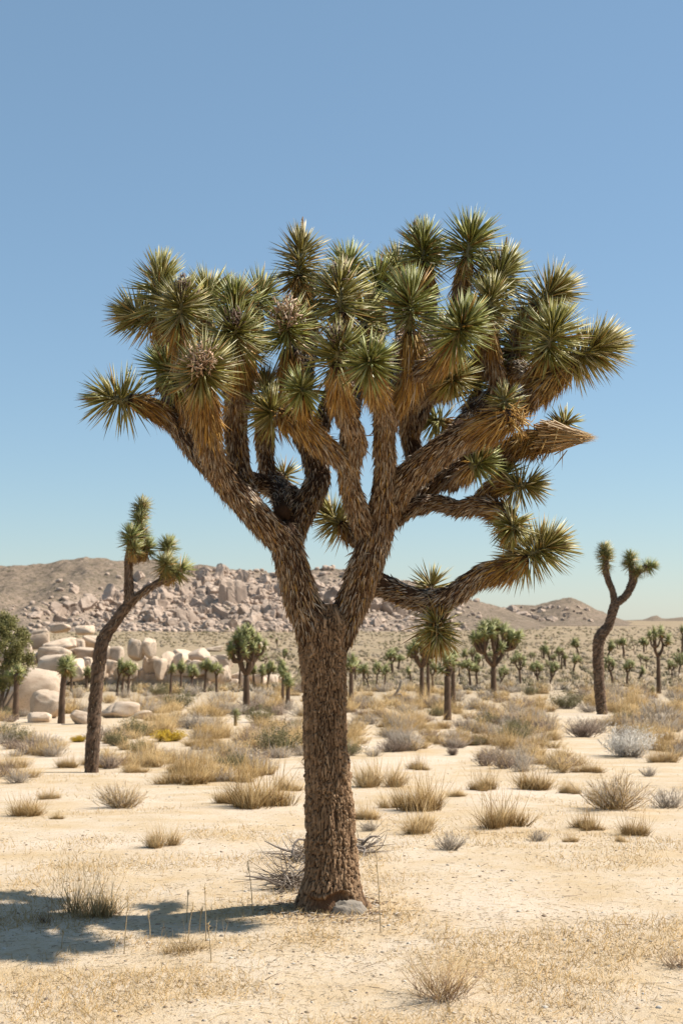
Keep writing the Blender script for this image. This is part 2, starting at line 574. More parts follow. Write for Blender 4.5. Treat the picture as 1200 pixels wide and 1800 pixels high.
def cliff(parent, hit, px, row, w, h, i, sx=1.0):
    """a granite mass about w x h photograph pixels, seated in the slope"""
    p = hit(px, row)
    s = p[1] / FPX
    o = link('boulder', CLIFFS[i % len(CLIFFS)], parent)
    o.location = (p[0], p[1] + .12 * h * s, p[2] + h * s * .10)
    o.scale = (w * s * .66, max(w, h) * s * .55, h * s * .80)
    o.rotation_euler = (random.uniform(-.25, .25), random.uniform(-.35, .35), random.uniform(0, 6.28))
    return o


# large faces traced from the photograph, then the rubble between them
big_faces = [(100, 1075, 36, 26), (125, 1078, 32, 34), (150, 1072, 34, 24), (195, 1062, 34, 40), (215, 1078, 30, 20), (285, 1062, 38, 42), (315, 1046, 26, 32),
             (262, 1085, 44, 26), (330, 1078, 30, 20), (360, 1024, 24, 24), (385, 1018, 22, 30), (398, 1012, 20, 22), (405, 1062, 32, 58), (390, 1088, 24, 34), (372, 1050, 26, 36), (440, 1046, 20, 26),
             (425, 1030, 26, 30), (350, 1060, 22, 28), (325, 1098, 38, 34), (300, 1100, 26, 20), (230, 1104, 30, 14), (465, 1030, 22, 26), (455, 1055, 22, 26), (470, 1078, 24, 26), (430, 1086, 26, 30), (410, 1105, 30, 18),
             (500, 1050, 26, 34), (490, 1090, 30, 30), (560, 1040, 26, 26), (590, 1060, 30, 34), (620, 1070, 30, 30), (650, 1075, 34, 28), (690, 1080, 36, 26), (660, 1095, 34, 16), (720, 1092, 30, 16), (615, 1095, 30, 18), (750, 1085, 26, 14),
             (545, 1080, 30, 26), (460, 1105, 26, 14), (280, 1040, 20, 16), (345, 1035, 18, 18), (250, 1065, 22, 18), (175, 1085, 22, 12), (60, 1088, 26, 12)]
for i, (px, row, w, h) in enumerate(big_faces):
    cliff(range_l, hit_l, px, row, w, h, i)
n = 0
while n < 250:
    px = random.uniform(60, 800); row = random.uniform(1005, 1112)
    t = (px - 400) / 240
    dens = math.exp(-t * t) * (.35 + .65 * min(1, max(0, (row - 1005) / 40)))
    if px < 300 and row < 1062 - (px - 60) * .12: dens *= .04
    if px > 540: dens *= .45
    if random.random() > dens + .02: continue
    w = random.choice([6, 8, 9, 11, 13, 16, 22])
    cliff(range_l, hit_l, px, row, w * random.uniform(.8, 1.3), w * random.uniform(.7, 1.3), n + 3)
    n += 1
for i, (px, row, w, h) in enumerate([(855, 1078, 26, 14), (880, 1080, 20, 14), (900, 1075, 22, 12), (915, 1084, 24, 12), (935, 1088, 22, 9), (840, 1086, 26, 12), (950, 1078, 14, 8), (970, 1090, 22, 8), (865, 1090, 24, 9), (905, 1092, 18, 8)] + [(random.uniform(835, 1040), random.uniform(1068, 1096), random.uniform(5, 13), random.uniform(4, 8)) for _ in range(46)]):
    cliff(range_r, hit_r, px, row, w, h, i)


def small_rubble():
    mb = MB(); v, f = rock_shape(77, sub=2, planes=8)
    k = 0
    while k < 3600:
        px = random.uniform(20, 840); row = random.uniform(1000, 1114)
        t = (px - 420) / 300
        if px < 300 and row < 1062 - (px - 60) * .12 and random.random() < .93: continue
        if random.random() > math.exp(-t * t) * (.2 + .8 * min(1, max(0, (row - 1000) / 60))): continue
        p = hit_l(px, row); s = p[1] / FPX * random.choice([1.3, 1.8, 2.4, 3.2, 4.5, 6.5])
        a = random.uniform(0, 6.28); ca, sa = math.cos(a), math.sin(a)
        q = v * [s * random.uniform(.7, 1.3), s, s * random.uniform(.6, 1.1)]
        q = np.stack([q[:, 0] * ca - q[:, 1] * sa, q[:, 0] * sa + q[:, 1] * ca, q[:, 2]], -1)
        mb.add(q + p + [random.uniform(-2, 2), 0, s * .2], f, (1, 1, 1)); k += 1
    o = mb.obj('scree', M_CLIFF, range_l, kind='stuff')


small_rubble()

# ------------------------------------------------------------------ boulders of the middle distance
def boulder(px0, px1, top, base, i, label, group=None, ground_row=None, depth=None, tilt=.12, squash=1.0, mesh=None):
    g = ground_at((px0 + px1) / 2, ground_row or base)
    Y = depth or g[1]
    c = at((px0 + px1) / 2, (top + base) / 2, Y)
    s = Y / FPX
    w = (px1 - px0) * s / 2; h = (base - top) * s / 2
    o = link('boulder', mesh or ROCKS[i % len(ROCKS)])
    o.location = (c[0], c[1] + w * .3, c[2] - h * .12)
    o.scale = (w * 1.22, max(w * .8, h * .8) * squash, h * 1.14)
    o.rotation_euler = (random.uniform(-tilt, tilt), random.uniform(-tilt, tilt), random.choice([0, math.pi]) + random.uniform(-.3, .3))
    tag(o, label, 'boulder', group)
    return o


boulder(4, 108, 1176, 1256, 1, 'largest pale sloping boulder with a rounder tan boulder leaning on it', mesh=rock_mesh(301, M_BOULDER, sub=5, planes=7, crack=0))
boulder(56, 108, 1212, 1263, 2, 'round tan boulder resting against the largest pale boulder', mesh=rock_mesh(302, M_BOULDER, sub=5, planes=6, crack=1))
boulder(46, 86, 1252, 1270, 3, 'low whitish rock slab at the foot of the round tan boulder')
boulder(122, 158, 1246, 1273, 4, 'white angular rock between the two-headed joshua tree and the leaning tree', tilt=.3)
boulder(184, 242, 1234, 1262, 5, 'broad flat white rock slab lying in the dry grass')
boulder(234, 266, 1249, 1264, 6, 'small white rock at the end of the broad flat slab')
boulder(226, 251, 1122, 1158, 7, 'left half of the split balanced boulder standing on the heap', ground_row=1208, tilt=.05)
boulder(246, 272, 1121, 1154, 8, 'right rounded half of the split balanced boulder standing on the heap', ground_row=1208, tilt=.05)
boulder(250, 282, 1166, 1190, 9, 'oval boulder low in the heap under the split balanced boulder', ground_row=1206)
boulder(328, 368, 1139, 1166, 0, 'smooth tan boulder on top of the fractured part of the heap', ground_row=1206)
boulder(368, 406, 1148, 1178, 1, 'sloping smooth boulder at the low end of the heap', ground_row=1205)
BLOCKS = [rock_mesh(400 + i, M_BOULDER, sub=4, planes=5, soft=.95, dmin=.72, power=.34 + .05 * (i % 4), rough=.045, crack=2 + i % 2) for i in range(12)]
HEAP_TOP = ([0, 30, 50, 125, 175, 200, 225, 275, 300, 345, 372, 400, 430], [1118, 1108, 1102, 1106, 1113, 1134, 1150, 1150, 1140, 1146, 1154, 1170, 1190])
pile = []
yb = 1207.0
while yb > 1106:                                                    # courses of jointed blocks, each a little farther back
    hgt = random.uniform(18, 30); x = random.uniform(-10, 15)
    while x < 432:
        wd_ = random.choice([16, 20, 24, 30, 38, 46]) * (1.1 if x < 180 else .8)
        top_ = float(np.interp(x + wd_ / 2, *HEAP_TOP))
        b0 = yb + random.uniform(-6, 6); h0 = hgt * random.uniform(.75, 1.5)
        if b0 - h0 > top_ - 5 and not (x < 60 and b0 > 1180):
            pile.append((x, x + wd_, max(b0 - h0, top_ - 2), b0))
        x += wd_ * random.uniform(.86, .97)
    yb -= hgt * .8
pile += [(92, 120, 1096, 1110), (136, 162, 1098, 1114), (236, 266, 1190, 1213), (262, 292, 1188, 1213), (294, 330, 1192, 1215), (336, 372, 1190, 1213), (408, 434, 1180, 1203), (384, 418, 1192, 1212), (440, 466, 1184, 1205), (462, 486, 1186, 1205), (486, 512, 1184, 1201)]
for i, (a, b, t, q) in enumerate(pile):
    lab = ('cap stone or block along the high end of the long boulder heap' if a < 180 and t < 1125 else 'jointed block in the high end of the long boulder heap' if a < 180 and t < 1165 else
           'jointed block near the split balanced boulder of the heap' if 180 <= a < 290 and t < 1172 else 'fractured block in the low end of the long boulder heap' if a >= 290 and t < 1178 else 'stone at the foot of the long boulder heap')
    boulder(a, b, t, q, i, lab, 'boulders of the long heap', ground_row=1207, depth=None if q > 1200 else 118 + (1207 - q) * .16, tilt=.16, squash=1.2, mesh=BLOCKS[(i * 5) % 12])
for i, (a, b, t, q) in enumerate([(395, 440, 1124, 1142), (405, 428, 1130, 1146), (440, 470, 1128, 1142), (360, 392, 1136, 1146)]):
    boulder(a, b, t, q, i + 4, 'flat pale outcrop stone lying on the scrub flat under the mountain', 'outcrop stones on the scrub flat')

# ------------------------------------------------------------------ the big joshua tree
GREENS = np.array([(.27, .262, .05), (.38, .37, .11), (.17, .165, .03), (.56, .53, .27), (.45, .43, .165), (.235, .21, .04)])
OCHRE = np.array([(.48, .265, .055), (.56, .34, .10), (.22, .105, .026), (.60, .42, .18), (.36, .185, .045)])
BROWN = np.array([(.31, .19, .10), (.44, .29, .165), (.12, .062, .03), (.56, .41, .265), (.19, .107, .053)])
GREY = np.array([(.52, .44, .35), (.42, .34, .26), (.60, .52, .43), (.24, .17, .12)])


def pick(pal, n, jit=.12):
    return pal[RNG.integers(0, len(pal), n)] * RNG.uniform(1 - jit, 1 + jit, (n, 1))


DEEP = 2.1                           # the crown is as deep as it is wide


def wp(px, py, dy):
    return at(px, py, TREE_Y + dy * DEEP)


def poly(nodes):
    out = []
    for px, py, r, dy in nodes:
        Y = TREE_Y + dy * DEEP
        out.append([*at(px, py, Y), r * .88 * Y / FPX])
    return np.array(out)


tree = link('joshua_tree', None)
BASE = np.array([at(578, 1592, TREE_Y)[0], TREE_Y, float(gz(TREE_X, TREE_Y))])
tree.location = BASE.tolist()
tag(tree, 'huge many-branched joshua tree with a thick plated trunk standing alone on the sand', 'joshua tree')


def part(mb, name, mat, parent, smooth=True, kind=None, origin=BASE):
    """vertices are collected in world space; parts are stored relative to the tree's base"""
    mb.v = [q - origin.astype(np.float32) for q in mb.v]
    return mb.obj(name, mat, parent, smooth, kind)


def build_trunk():
    prof = [(1606, 508, 650), (1597, 511, 646), (1585, 515, 641), (1572, 521, 636), (1556, 528, 631), (1535, 533.5, 627.5), (1500, 537, 624), (1450, 539, 620.5), (1391, 538, 617), (1330, 536.5, 612), (1267, 536, 609), (1210, 534, 608.5),
            (1173, 530, 609), (1127, 524, 613), (1095, 523, 615), (1075, 530, 606), (1062, 542, 596)]
    rows = np.array([p[0] for p in prof], float)[::-1]; lf = np.array([p[1] for p in prof], float)[::-1]; rt = np.array([p[2] for p in prof], float)[::-1]
    nz, na = 620, 190
    row = np.linspace(1606, 1062, nz)
    L = np.interp(row, rows, lf); Q = np.interp(row, rows, rt)
    k = np.ones(21) / 21
    L = np.convolve(np.pad(L, 10, mode='edge'), k, 'valid'); Q = np.convolve(np.pad(Q, 10, mode='edge'), k, 'valid')
    cx = (L + Q) / 2; rad = (Q - L) / 2 / FPX * TREE_Y
    C = np.array([at(a, b, TREE_Y) for a, b in zip(cx, row)])
    th = np.linspace(0, 2 * math.pi, na, endpoint=False)
    TH, Z = np.meshgrid(th, C[:, 2] - C[0, 2])
    # plates: elongated cells about 16 mm x 45 mm
    px_ = 56; U = TH / (2 * math.pi) * px_ + 1.1 * (fbm(np.cos(TH) * 3 + 7, np.sin(TH) * 3 + Z * 22, 3, 31) - .5); W = Z / .07 + 2.4 * (fbm(np.cos(TH) * 9, np.sin(TH) * 9 + Z * 8, 3, 3) - .5)
    f1, f2, cid = worley(U, W, 5, wrap=px_, jit=1.0)
    g1, g2, gid = worley(U / 2 + .3, W / 1.6, 15, wrap=px_ // 2, jit=1.0)
    edge = np.clip((f2 - f1) / .30, 0, 1) * np.clip(.35 + (g2 - g1) / .25, 0, 1)
    fine = fbm(TH * 34, Z * 60, 4, 8) - .5
    disp = (.018 * edge ** .7 * (.25 + .75 * cid + .5 * gid) + .007 * fine - .006)
    Uf = TH * 9 + 5 * fbm(np.cos(TH) * 2, np.sin(TH) * 2 + Z * 5, 3, 41)
    lobes = .004 * np.sin(Uf) + .012 * np.sin(TH * 3 + 1.2) * np.exp(-Z / .25) + .008 * np.sin(TH * 5 + 2 + Z * 2)
    # hollow at the foot, facing the camera
    front = np.exp(-((TH - math.pi * 1.5) / .75) ** 4)
    topl = .135 + .02 * np.sin(TH * 4)
    hol = front * np.clip((topl - Z) / .022, 0, 1)
    disp = disp * (1 - hol) - .05 * hol + .004 * fine * hol
    RAD = rad[:, None] - .011 + disp + lobes
    X = C[:, 0][:, None] + RAD * np.cos(TH); Y = TREE_Y + RAD * np.sin(TH); ZZ = C[:, 2][:, None] + 0 * TH
    plate = np.array([.25, .148, .08]); groove = np.array([.026, .013, .007]); wood = np.array([.15, .08, .042]); grey = np.array([.48, .315, .185])
    mixg = (cid * .7)[..., None]
    col = (plate * (1 - mixg) + grey * mixg) * (.75 + .5 * fbm(TH * 3, Z * 4, 3, 2))[..., None]
    col = groove + (col - groove) * np.clip(edge * 1.3, 0, 1)[..., None]
    col = col * (1 - hol[..., None]) + wood * hol[..., None] * (1 + fine[..., None])
    I = np.arange(nz - 1)[:, None] * na; J = np.arange(na)[None]; J2 = (J + 1) % na
    F = np.stack([np.stack([I + J, I + J2, I + na + J2], -1), np.stack([I + J, I + na + J2, I + na + J], -1)], 2).reshape(-1, 3)
    mb = MB(); mb.add(np.stack([X, Y, ZZ], -1).reshape(-1, 3), F, col.reshape(-1, 3))
    tr = part(mb, 'trunk', M_BARK, tree)
    tr['label'] = 'straight trunk of brown plated bark flaring at the foot'
    # loose bark flakes that roughen the outline
    mb = MB(); N = 1500
    i = RNG.integers(6, nz - 30, N); j = RNG.integers(0, na, N)
    i[:600] = RNG.integers(int(nz * .62), nz - 20, 600)
    P = np.stack([X[i, j], Y[i, j], ZZ[i, j]], -1)
    nrm = np.stack([np.cos(th[j]), np.sin(th[j]), 0 * i], -1)
    keep = hol[i, j] < .1
    d = nrm * RNG.uniform(.2, .7, (N, 1)) + np.array([0, 0, -1.0]) + RNG.normal(0, .2, (N, 3))
    up = (ZZ[i, j] - C[0, 2]) / 1.6
    blades(mb, (P - nrm * .004)[keep], d[keep], (RNG.uniform(.015, .032, N) + .03 * np.clip(up - .75, 0, 1))[keep], RNG.uniform(.006, .011, N)[keep], (pick(BROWN, N) * .9)[keep], thick=.3)
    part(mb, 'bark_flakes', M_THATCH, tr, kind='stuff')
    # grey fill in the hollow: a heaped lump of cement and sand
    v, f = ICO[4]; v = v.copy()
    q = fbm(v[:, 0] * 3 + 4, v[:, 1] * 3 + v[:, 2] * 3, 4, 61) - .5
    v = v * (1 + .6 * q)[:, None]
    v = v * [.122, .07, .085]
    lc = at(606, 1610, TREE_Y - .115)
    mb = MB(); cc = np.array([.29, .245, .195])[None] * (1 + .9 * (q[:, None]))
    mb.add(v + lc, f, cc)
    o = part(mb, 'cement_fill', M_CEMENT, tree)
    o['label'] = 'grey crumbly fill heaped in the hollow at the trunk foot'


build_trunk()


def thatch(mb, path, skirt=.0, dens=1.0, base_pal='mix', len0=.054, len1=.115, ochre_len=.35, seed=0, spare_start=0.0):
    """dead leaves lying back along a limb; the last `ochre_len` metres carry long ochre ones"""
    c = path[:, :3]; r = path[:, 3]
    t, u, w = frames(c)
    s = np.concatenate([[0], np.cumsum(np.linalg.norm(np.diff(c, axis=0), axis=1))])
    tot = s[-1]
    N = int(dens * 5200 * tot * (r.mean() / .07) ** .9)
    q = RNG.uniform(spare_start, tot, N)
    ctr = np.stack([np.interp(q, s, c[:, k]) for k in range(3)], -1)
    tt = unit(np.stack([np.interp(q, s, t[:, k]) for k in range(3)], -1))
    uu = np.stack([np.interp(q, s, u[:, k]) for k in range(3)], -1); ww = np.cross(tt, uu)
    rr = np.interp(q, s, r)
    a = RNG.uniform(0, 2 * math.pi, N)
    nrm = unit(uu * np.cos(a)[:, None] + ww * np.sin(a)[:, None])
    o = ctr + nrm * (rr * .93)[:, None]
    end = np.clip((q - (tot - ochre_len * .85)) / (ochre_len * .5), 0, 1) * (1 if skirt else 0)
    g = np.array([[0, 0, -1.0]])
    out = RNG.uniform(.04, .30, N)[:, None] + .25 * (RNG.uniform(0, 1, (N, 1)) < .12)
    d = -tt + nrm * out + g * .26 + RNG.normal(0, .14, (N, 3)) * np.where(RNG.uniform(0, 1, (N, 1)) < .2, 2.6, 1)
    d = unit(d)
    inward = np.minimum((d * nrm).sum(1) - .04, 0)
    d = unit(d - nrm * inward[:, None])
    L = (len0 + (len1 - len0) * end) * RNG.uniform(.45, 1.3, N)
    wd = RNG.uniform(.0055, .0095, N) * (1 + .1 * end)
    up = nrm[:, 2]
    gp = np.clip(.30 + .5 * np.clip(up, 0, 1), 0, 1)                 # bleached leaves on top; their grey also stands in for sunlight on the limb
    isg = RNG.uniform(0, 1, N) < gp
    col = np.where(isg[:, None], pick(GREY, N), pick(BROWN, N))
    iso = RNG.uniform(0, 1, N) < end * .78 + .08
    col = np.where(iso[:, None], pick(OCHRE, N), col)
    blades(mb, o, d, L, wd, col, bend=g * RNG.uniform(0, .22, (N, 1)), thick=.25)


def limb(nodes, name='branch', label=None, skirt=1, dens=1.0, ochre=.35, spare=0.0, is_path=False, col=(.055, .03, .017), seed=0, **kw):
    p = smooth_path(poly(nodes) if not is_path else nodes, .025)
    mb = MB(); tube(mb, p, col, 16, .07, seed)
    o = part(mb, name, M_LIMB, tree)
    if label: o['label'] = label
    m2 = MB(); thatch(m2, p, skirt, dens, ochre_len=ochre, spare_start=spare, **kw)
    part(m2, 'dead_leaf_thatch', M_THATCH, o, kind='stuff')
    return p


def rosette(mb, c, axis, leaf=.2, stem=.15, n=230, dry=0, pal=GREENS, wid=.0112, droop=.10, segs=2, yellow=.10, young=1.0):
    """one head of dagger leaves: centre c, axis = growing direction"""
    axis = unit(unit(np.asarray(axis, float)) + RNG.normal(0, .10, 3)); a, b = perp(axis[None]); a = a[0]; b = b[0]
    n = int(n * RNG.uniform(.75, 1.2)); leaf = leaf * RNG.uniform(.92, 1.16); refl = RNG.uniform(100, 146); hue = RNG.uniform(.9, 1.15); old = RNG.uniform(0, .06)
    t = RNG.uniform(0, 1, n) ** RNG.uniform(.6, .9)
    ph = np.arange(n) * 2.39996 + RNG.normal(0, .3, n)
    ph = ph + RNG.uniform(0, .45) * np.sin(ph + RNG.uniform(0, 6.28))
    th = np.radians(np.interp(t, [0, .25, .55, .85, 1], [refl, refl * .78, 74, 38, 8]) + RNG.normal(0, 11, n))
    rad = a[None] * np.cos(ph)[:, None] + b[None] * np.sin(ph)[:, None]
    d = axis[None] * np.cos(th)[:, None] + rad * np.sin(th)[:, None] + np.array([[0, 0, -droop]]) * (1 - t)[:, None]
    o = c[None] + axis[None] * ((t - .5) * stem)[:, None] + rad * .012
    L = leaf * np.where(RNG.uniform(0, 1, n) < .07, RNG.uniform(.35, .7, n), RNG.uniform(.8, 1.12, n)) * np.interp(t, [0, .2, .8, 1], [.92, 1, 1, .72 * young])
    col = pick(pal, n, .18) * np.array([[hue, 1, hue * .95]]) * RNG.uniform(.8, 1.15)
    isy = (RNG.uniform(0, 1, n) < yellow * .5 + old + .55 * np.clip(.22 - t, 0, 1) / .22)
    ymix = np.where(isy[:, None], pick(OCHRE, n) * .9, col)
    base = ymix * .55 + np.array([[.19, .155, .045]]) * .45
    tip = ymix * np.where(isy, 1, .95)[:, None]
    blades(mb, o, d, L, wid * RNG.uniform(.8, 1.15, n), base, bend=np.array([[0, 0, -1.0]]) * RNG.uniform(0, .07, (n, 1)), segs=segs, thick=.4, coltip=tip)


def head(px, py, dy, axis, leaf=.2, stem=.15, n=260, feature=None, frm=None, r0=17, r1=13, ochre=.30, via=None, dens=1.0, label=None, skirt=0, **kw):
    c = wp(px, py, dy); ax = unit(np.asarray(axis, float)); leaf = leaf * (TREE_Y + dy * DEEP) / TREE_Y * .96
    if frm is not None:                                              # a limb growing from another limb to this head
        p0 = wp(*frm); end = c - ax * stem * .35
        dist = np.linalg.norm(end - p0)
        t = np.linspace(0, 1, 9)[:, None]
        b1 = p0 + np.array([0, 0, .30]) * dist + (end - p0) * .15 if via is None else wp(*via)
        b2 = end - ax * dist * .45
        q = (1 - t) ** 3 * p0 + 3 * (1 - t) ** 2 * t * b1 + 3 * (1 - t) * t * t * b2 + t ** 3 * end
        rr = np.linspace(r0, r1, 9)[:, None] * .84 / FPX * TREE_Y
        limb(np.hstack([q, rr]), is_path=True, ochre=ochre, dens=dens, seed=int(px))
    mb = MB(); rosette(mb, c, ax, leaf, stem, n, **kw)
    # stub of living stem inside the head
    s = smooth_path(np.array([[*(c - ax * stem * .6), .03], [*(c + ax * stem * .35), .018]]), .03)
    tube(mb, s, (.16, .14, .06), 8, .02)
    o = part(mb, 'leaf_rosette', M_LEAF, tree, kind='stuff')
    if label: o['label'] = label
    if skirt:                                                        # ochre dead leaves hanging below a head
        m = MB(); N = 130
        dd = np.array([[0, 0, -1.0]]) + RNG.normal(0, .26, (N, 3)) - ax * .25
        oo = c - ax * stem * .4 + RNG.normal(0, .025, (N, 3))
        blades(m, oo, dd, RNG.uniform(.7, 1.15, N) * skirt, RNG.uniform(.007, .011, N), pick(OCHRE, N), thick=.3)
        part(m, 'dead_leaf_skirt', M_THATCH, o, kind='stuff')
    if feature in ('dry', 'drydark'):                                # remains of an old flower cluster at the tip
        m = MB(); N = 240 if feature == 'dry' else 80
        pal = np.array([(.56, .37, .23), (.44, .26, .15), (.66, .48, .33)]) if feature == 'dry' else np.array([(.13, .08, .055), (.20, .13, .09)])
        oo = c + ax * (stem * .4 + .03) + RNG.normal(0, .034 if feature == 'dry' else .022, (N, 3)) + ax * RNG.uniform(0, .07, (N, 1))
        blades(m, oo, RNG.normal(0, 1, (N, 3)) + ax * .7, RNG.uniform(.02, .055, N), RNG.uniform(.007, .014, N), pick(pal, N), thick=.5, segs=2)
        fo = part(m, 'old_flower_cluster', M_THATCH, o, kind='stuff')
    if feature == 'stalk':
        m = MB(); N = 150
        h = RNG.uniform(0, .17, N)
        sx = ax * .7 + np.array([.12, 0, .6]); sx = unit(sx)
        b0 = c + ax * stem * .4
        blades(m, b0[None] + sx[None] * h[:, None], RNG.normal(0, 1, (N, 3)) + sx * .5, RNG.uniform(.012, .03, N) * (1.2 - h / .2), .009, pick(np.array([(.30, .17, .10), (.42, .28, .18), (.22, .11, .07)]), N), thick=.5)
        tube(m, smooth_path(np.array([[*b0, .009], [*(b0 + sx * .18), .004]]), .02), (.25, .15, .09), 6, .02)
        part(m, 'flower_stalk', M_THATCH, o)
    return o


limb([(562, 1138, 36, 0), (546, 1088, 37, -.02), (531, 1057, 34, -.03), (514, 993, 31, -.05), (501, 948, 30, -.05), (488, 930, 27, -.06)], skirt=0, spare=.10, label='thick left limb of the fork', len0=.06)
limb([(503, 955, 28, -.05), (461, 915, 27, -.1), (427, 878, 26, -.12), (400, 848, 25, -.15), (379, 815, 23, -.2), (368, 775, 23, -.28), (362, 720, 23, -.36), (356, 674, 19, -.43)], ochre=.55)
limb([(402, 850, 22, -.12), (347, 792, 21, -.08), (320, 757, 20, -.05), (295, 731, 17, -.05), (262, 711, 15, -.08), (228, 703, 12, -.1)], ochre=.30)
limb([(440, 885, 22, -.05), (424, 842, 21, 0), (417, 790, 21, .02), (413, 740, 21, 0), (416, 700, 20, -.08), (424, 668, 20, -.18), (415, 615, 16, -.28)], ochre=.36)
limb([(436, 842, 16, .05), (460, 848, 17, .10), (482, 858, 18, .08), (494, 878, 18, .02), (497, 904, 17, -.05)], skirt=0, dens=.55, label='short broken stub with a dark cut end', len0=.05)
limb([(520, 872, 15, .12), (497, 856, 16, .2), (475, 842, 16, .24), (467, 805, 15, .27), (466, 755, 15, .29), (467, 715, 13, .3)], ochre=.3)
limb([(507, 955, 27, .0), (520, 920, 26, .02), (541, 880, 24, .05), (559, 838, 24, .1), (549, 795, 22, .12), (531, 758, 20, .1), (515, 700, 20, 0), (508, 620, 16, -.12)], ochre=.4)
limb([(580, 1138, 36, 0), (600, 1095, 34, .0), (619, 1057, 31, 0), (643, 993, 32, -.02), (660, 940, 32, -.02), (678, 882, 30, -.03)], skirt=0, spare=.10, label='thick right limb of the fork', len0=.06)
limb([(671, 895, 26, -.05), (677, 827, 21, -.1), (675, 773, 20, -.15), (681, 725, 21, -.2), (705, 690, 20, -.27), (727, 650, 20, -.32), (723, 585, 16, -.34)], ochre=.75)
limb([(679, 740, 18, -.2), (668, 700, 19, -.35), (651, 658, 14, -.5)], ochre=.4)
limb([(648, 950, 21, .0), (631, 905, 20, -.08), (614, 850, 20, -.15), (612, 800, 20, -.2)], skirt=0)
limb([(614, 818, 18, -.2), (580, 789, 18, -.25), (548, 760, 19, -.3), (518, 735, 19, -.3), (492, 730, 13, -.22)], ochre=.6)
limb([(545, 758, 15, -.3), (532, 722, 15, -.33), (531, 692, 12, -.36)], ochre=.3)
limb([(614, 818, 18, -.2), (625, 777, 20, -.25), (611, 735, 20, -.33), (598, 690, 18, -.42), (594, 642, 14, -.5)], ochre=.42)
limb([(700, 875, 18, .15), (729, 815, 19, .25), (720, 770, 17, .28), (717, 735, 16, .25), (728, 702, 16, .2), (757, 688, 16, .0), (788, 673, 13, -.2)], ochre=.32)
limb([(676, 892, 30, 0), (713, 842, 29, -.08), (763, 799, 27, -.15), (813, 768, 26, -.22), (860, 746, 25, -.28), (900, 734, 19, -.33)], ochre=.32, label='heavy right limb ending in a cut stub', skirt=1, len1=.12)
limb([(850, 752, 20, -.2), (905, 716, 20, -.2), (950, 682, 19, -.18), (1002, 640, 14, -.15)], ochre=.5)
limb([(790, 778, 22, -.05), (835, 727, 22, .05), (880, 685, 20, .1), (905, 635, 16, .1)], ochre=.2)
limb([(690, 905, 24, .1), (747, 857, 20, .15), (800, 827, 19, .15), (847, 801, 18, .12), (890, 790, 19, .08), (930, 774, 19, .05), (968, 766, 16, .0)], ochre=.35)
limb([(715, 892, 18, .08), (765, 882, 15, .1), (805, 892, 14, .08), (840, 887, 17, .04), (873, 896, 17, 0), (898, 908, 14, -.05)], ochre=.25)
limb([(843, 886, 15, .05), (858, 862, 16, .05), (880, 850, 14, .03), (905, 854, 11, 0)], ochre=.12)
limb([(638, 1012, 24, .02), (680, 1031, 21, .02), (715, 1046, 20, .01), (760, 1055, 20, 0), (796, 1044, 20, -.02), (826, 1023, 21, -.03), (856, 1005, 20, -.04), (890, 997, 17, -.05), (925, 981, 12, -.05)], ochre=.34, label='low right limb sagging then turning up')
limb([(768, 1056, 15, .0), (771, 1078, 14, -.01), (769, 1100, 11, -.02)], ochre=.2)
limb([(655, 955, 15, .2), (628, 942, 14, .35), (602, 924, 11, .43)], ochre=.25)
limb([(790, 852, 12, .1), (815, 832, 12, .0), (834, 818, 10, -.08)], ochre=.2)

head(210, 702, -.1, (-1, -.25, .05), .205, .16, 260)
head(280, 520, .05, (-.12, -.1, 1), .225, .30, 380, frm=(325, 765, -.05), via=(285, 680, .0), r0=18)
head(318, 548, -.25, (.1, -.6, .8), .215, .17, 260, 'drydark', frm=(364, 735, -.30), via=(330, 650, -.25))
head(364, 530, .25, (.05, .2, 1), .2, .15, frm=(414, 730, .0))
head(413, 545, .02, (.15, .05, 1), .2, .14, frm=(416, 705, -.06))
head(456, 525, .4, (.2, .3, 1), .2, .15, frm=(417, 740, .02), via=(440, 650, .2))
head(413, 592, -.35, (0, -.85, .4), .215, .16, 260, 'drydark')
head(355, 655, -.45, (.05, -.9, .3), .235, .15, 300, 'dry', label='rosette facing out with a pale dried flower cluster')
head(505, 580, -.2, (0, -.8, .45), .2, .15, 230, 'dry')
head(527, 462, .1, (0, 0, 1), .2, .24, 300, 'stalk', frm=(512, 690, .0), via=(520, 600, .05))
head(611, 478, .35, (.1, .2, 1), .19, .15, frm=(549, 790, .12), via=(600, 650, .3))
head(598, 528, -.05, (0, -.3, 1), .225, .2, 300, 'drydark', frm=(606, 715, -.35), via=(606, 640, -.2))
head(594, 627, -.5, (-.05, -.75, .6), .21, .16, 270, 'drydark')
head(648, 640, -.56, (.05, -1, .25), .195, .12, 230)
head(480, 728, -.2, (-.35, -.85, .35), .2, .12, 240)
head(531, 686, -.38, (-.2, -.85, -.05), .19, .1, 200)
head(467, 692, .3, (-.25, .1, 1), .18, .14)
head(743, 445, .15, (-.12, 0, 1), .215, .17, 280, 'drydark', frm=(724, 640, -.3), via=(745, 570, 0))
head(823, 437, .1, (.18, 0, 1), .215, .18, 290, frm=(728, 650, -.3), via=(790, 560, 0))
head(662, 508, .35, (0, .2, 1), .2, .17, frm=(681, 725, -.15), via=(668, 620, .2))
head(721, 545, -.36, (0, -.45, .9), .24, .19, 320)
head(806, 583, -.46, (.3, -.75, .6), .235, .17, 320, frm=(722, 655, -.32), via=(765, 640, -.4))
head(872, 498, .1, (.25, 0, 1), .2, .26, 320, 'stalk', frm=(880, 690, .1), via=(870, 600, .1))
head(956, 526, .12, (.7, .1, .7), .205, .22, 300, frm=(902, 650, .1), via=(915, 585, .1))
head(966, 600, -.2, (.3, -.4, .85), .225, .19, 300, frm=(905, 645, .08), via=(935, 650, -.1))
head(1022, 622, -.15, (1, -.15, .28), .225, .30, 420, yellow=.06)
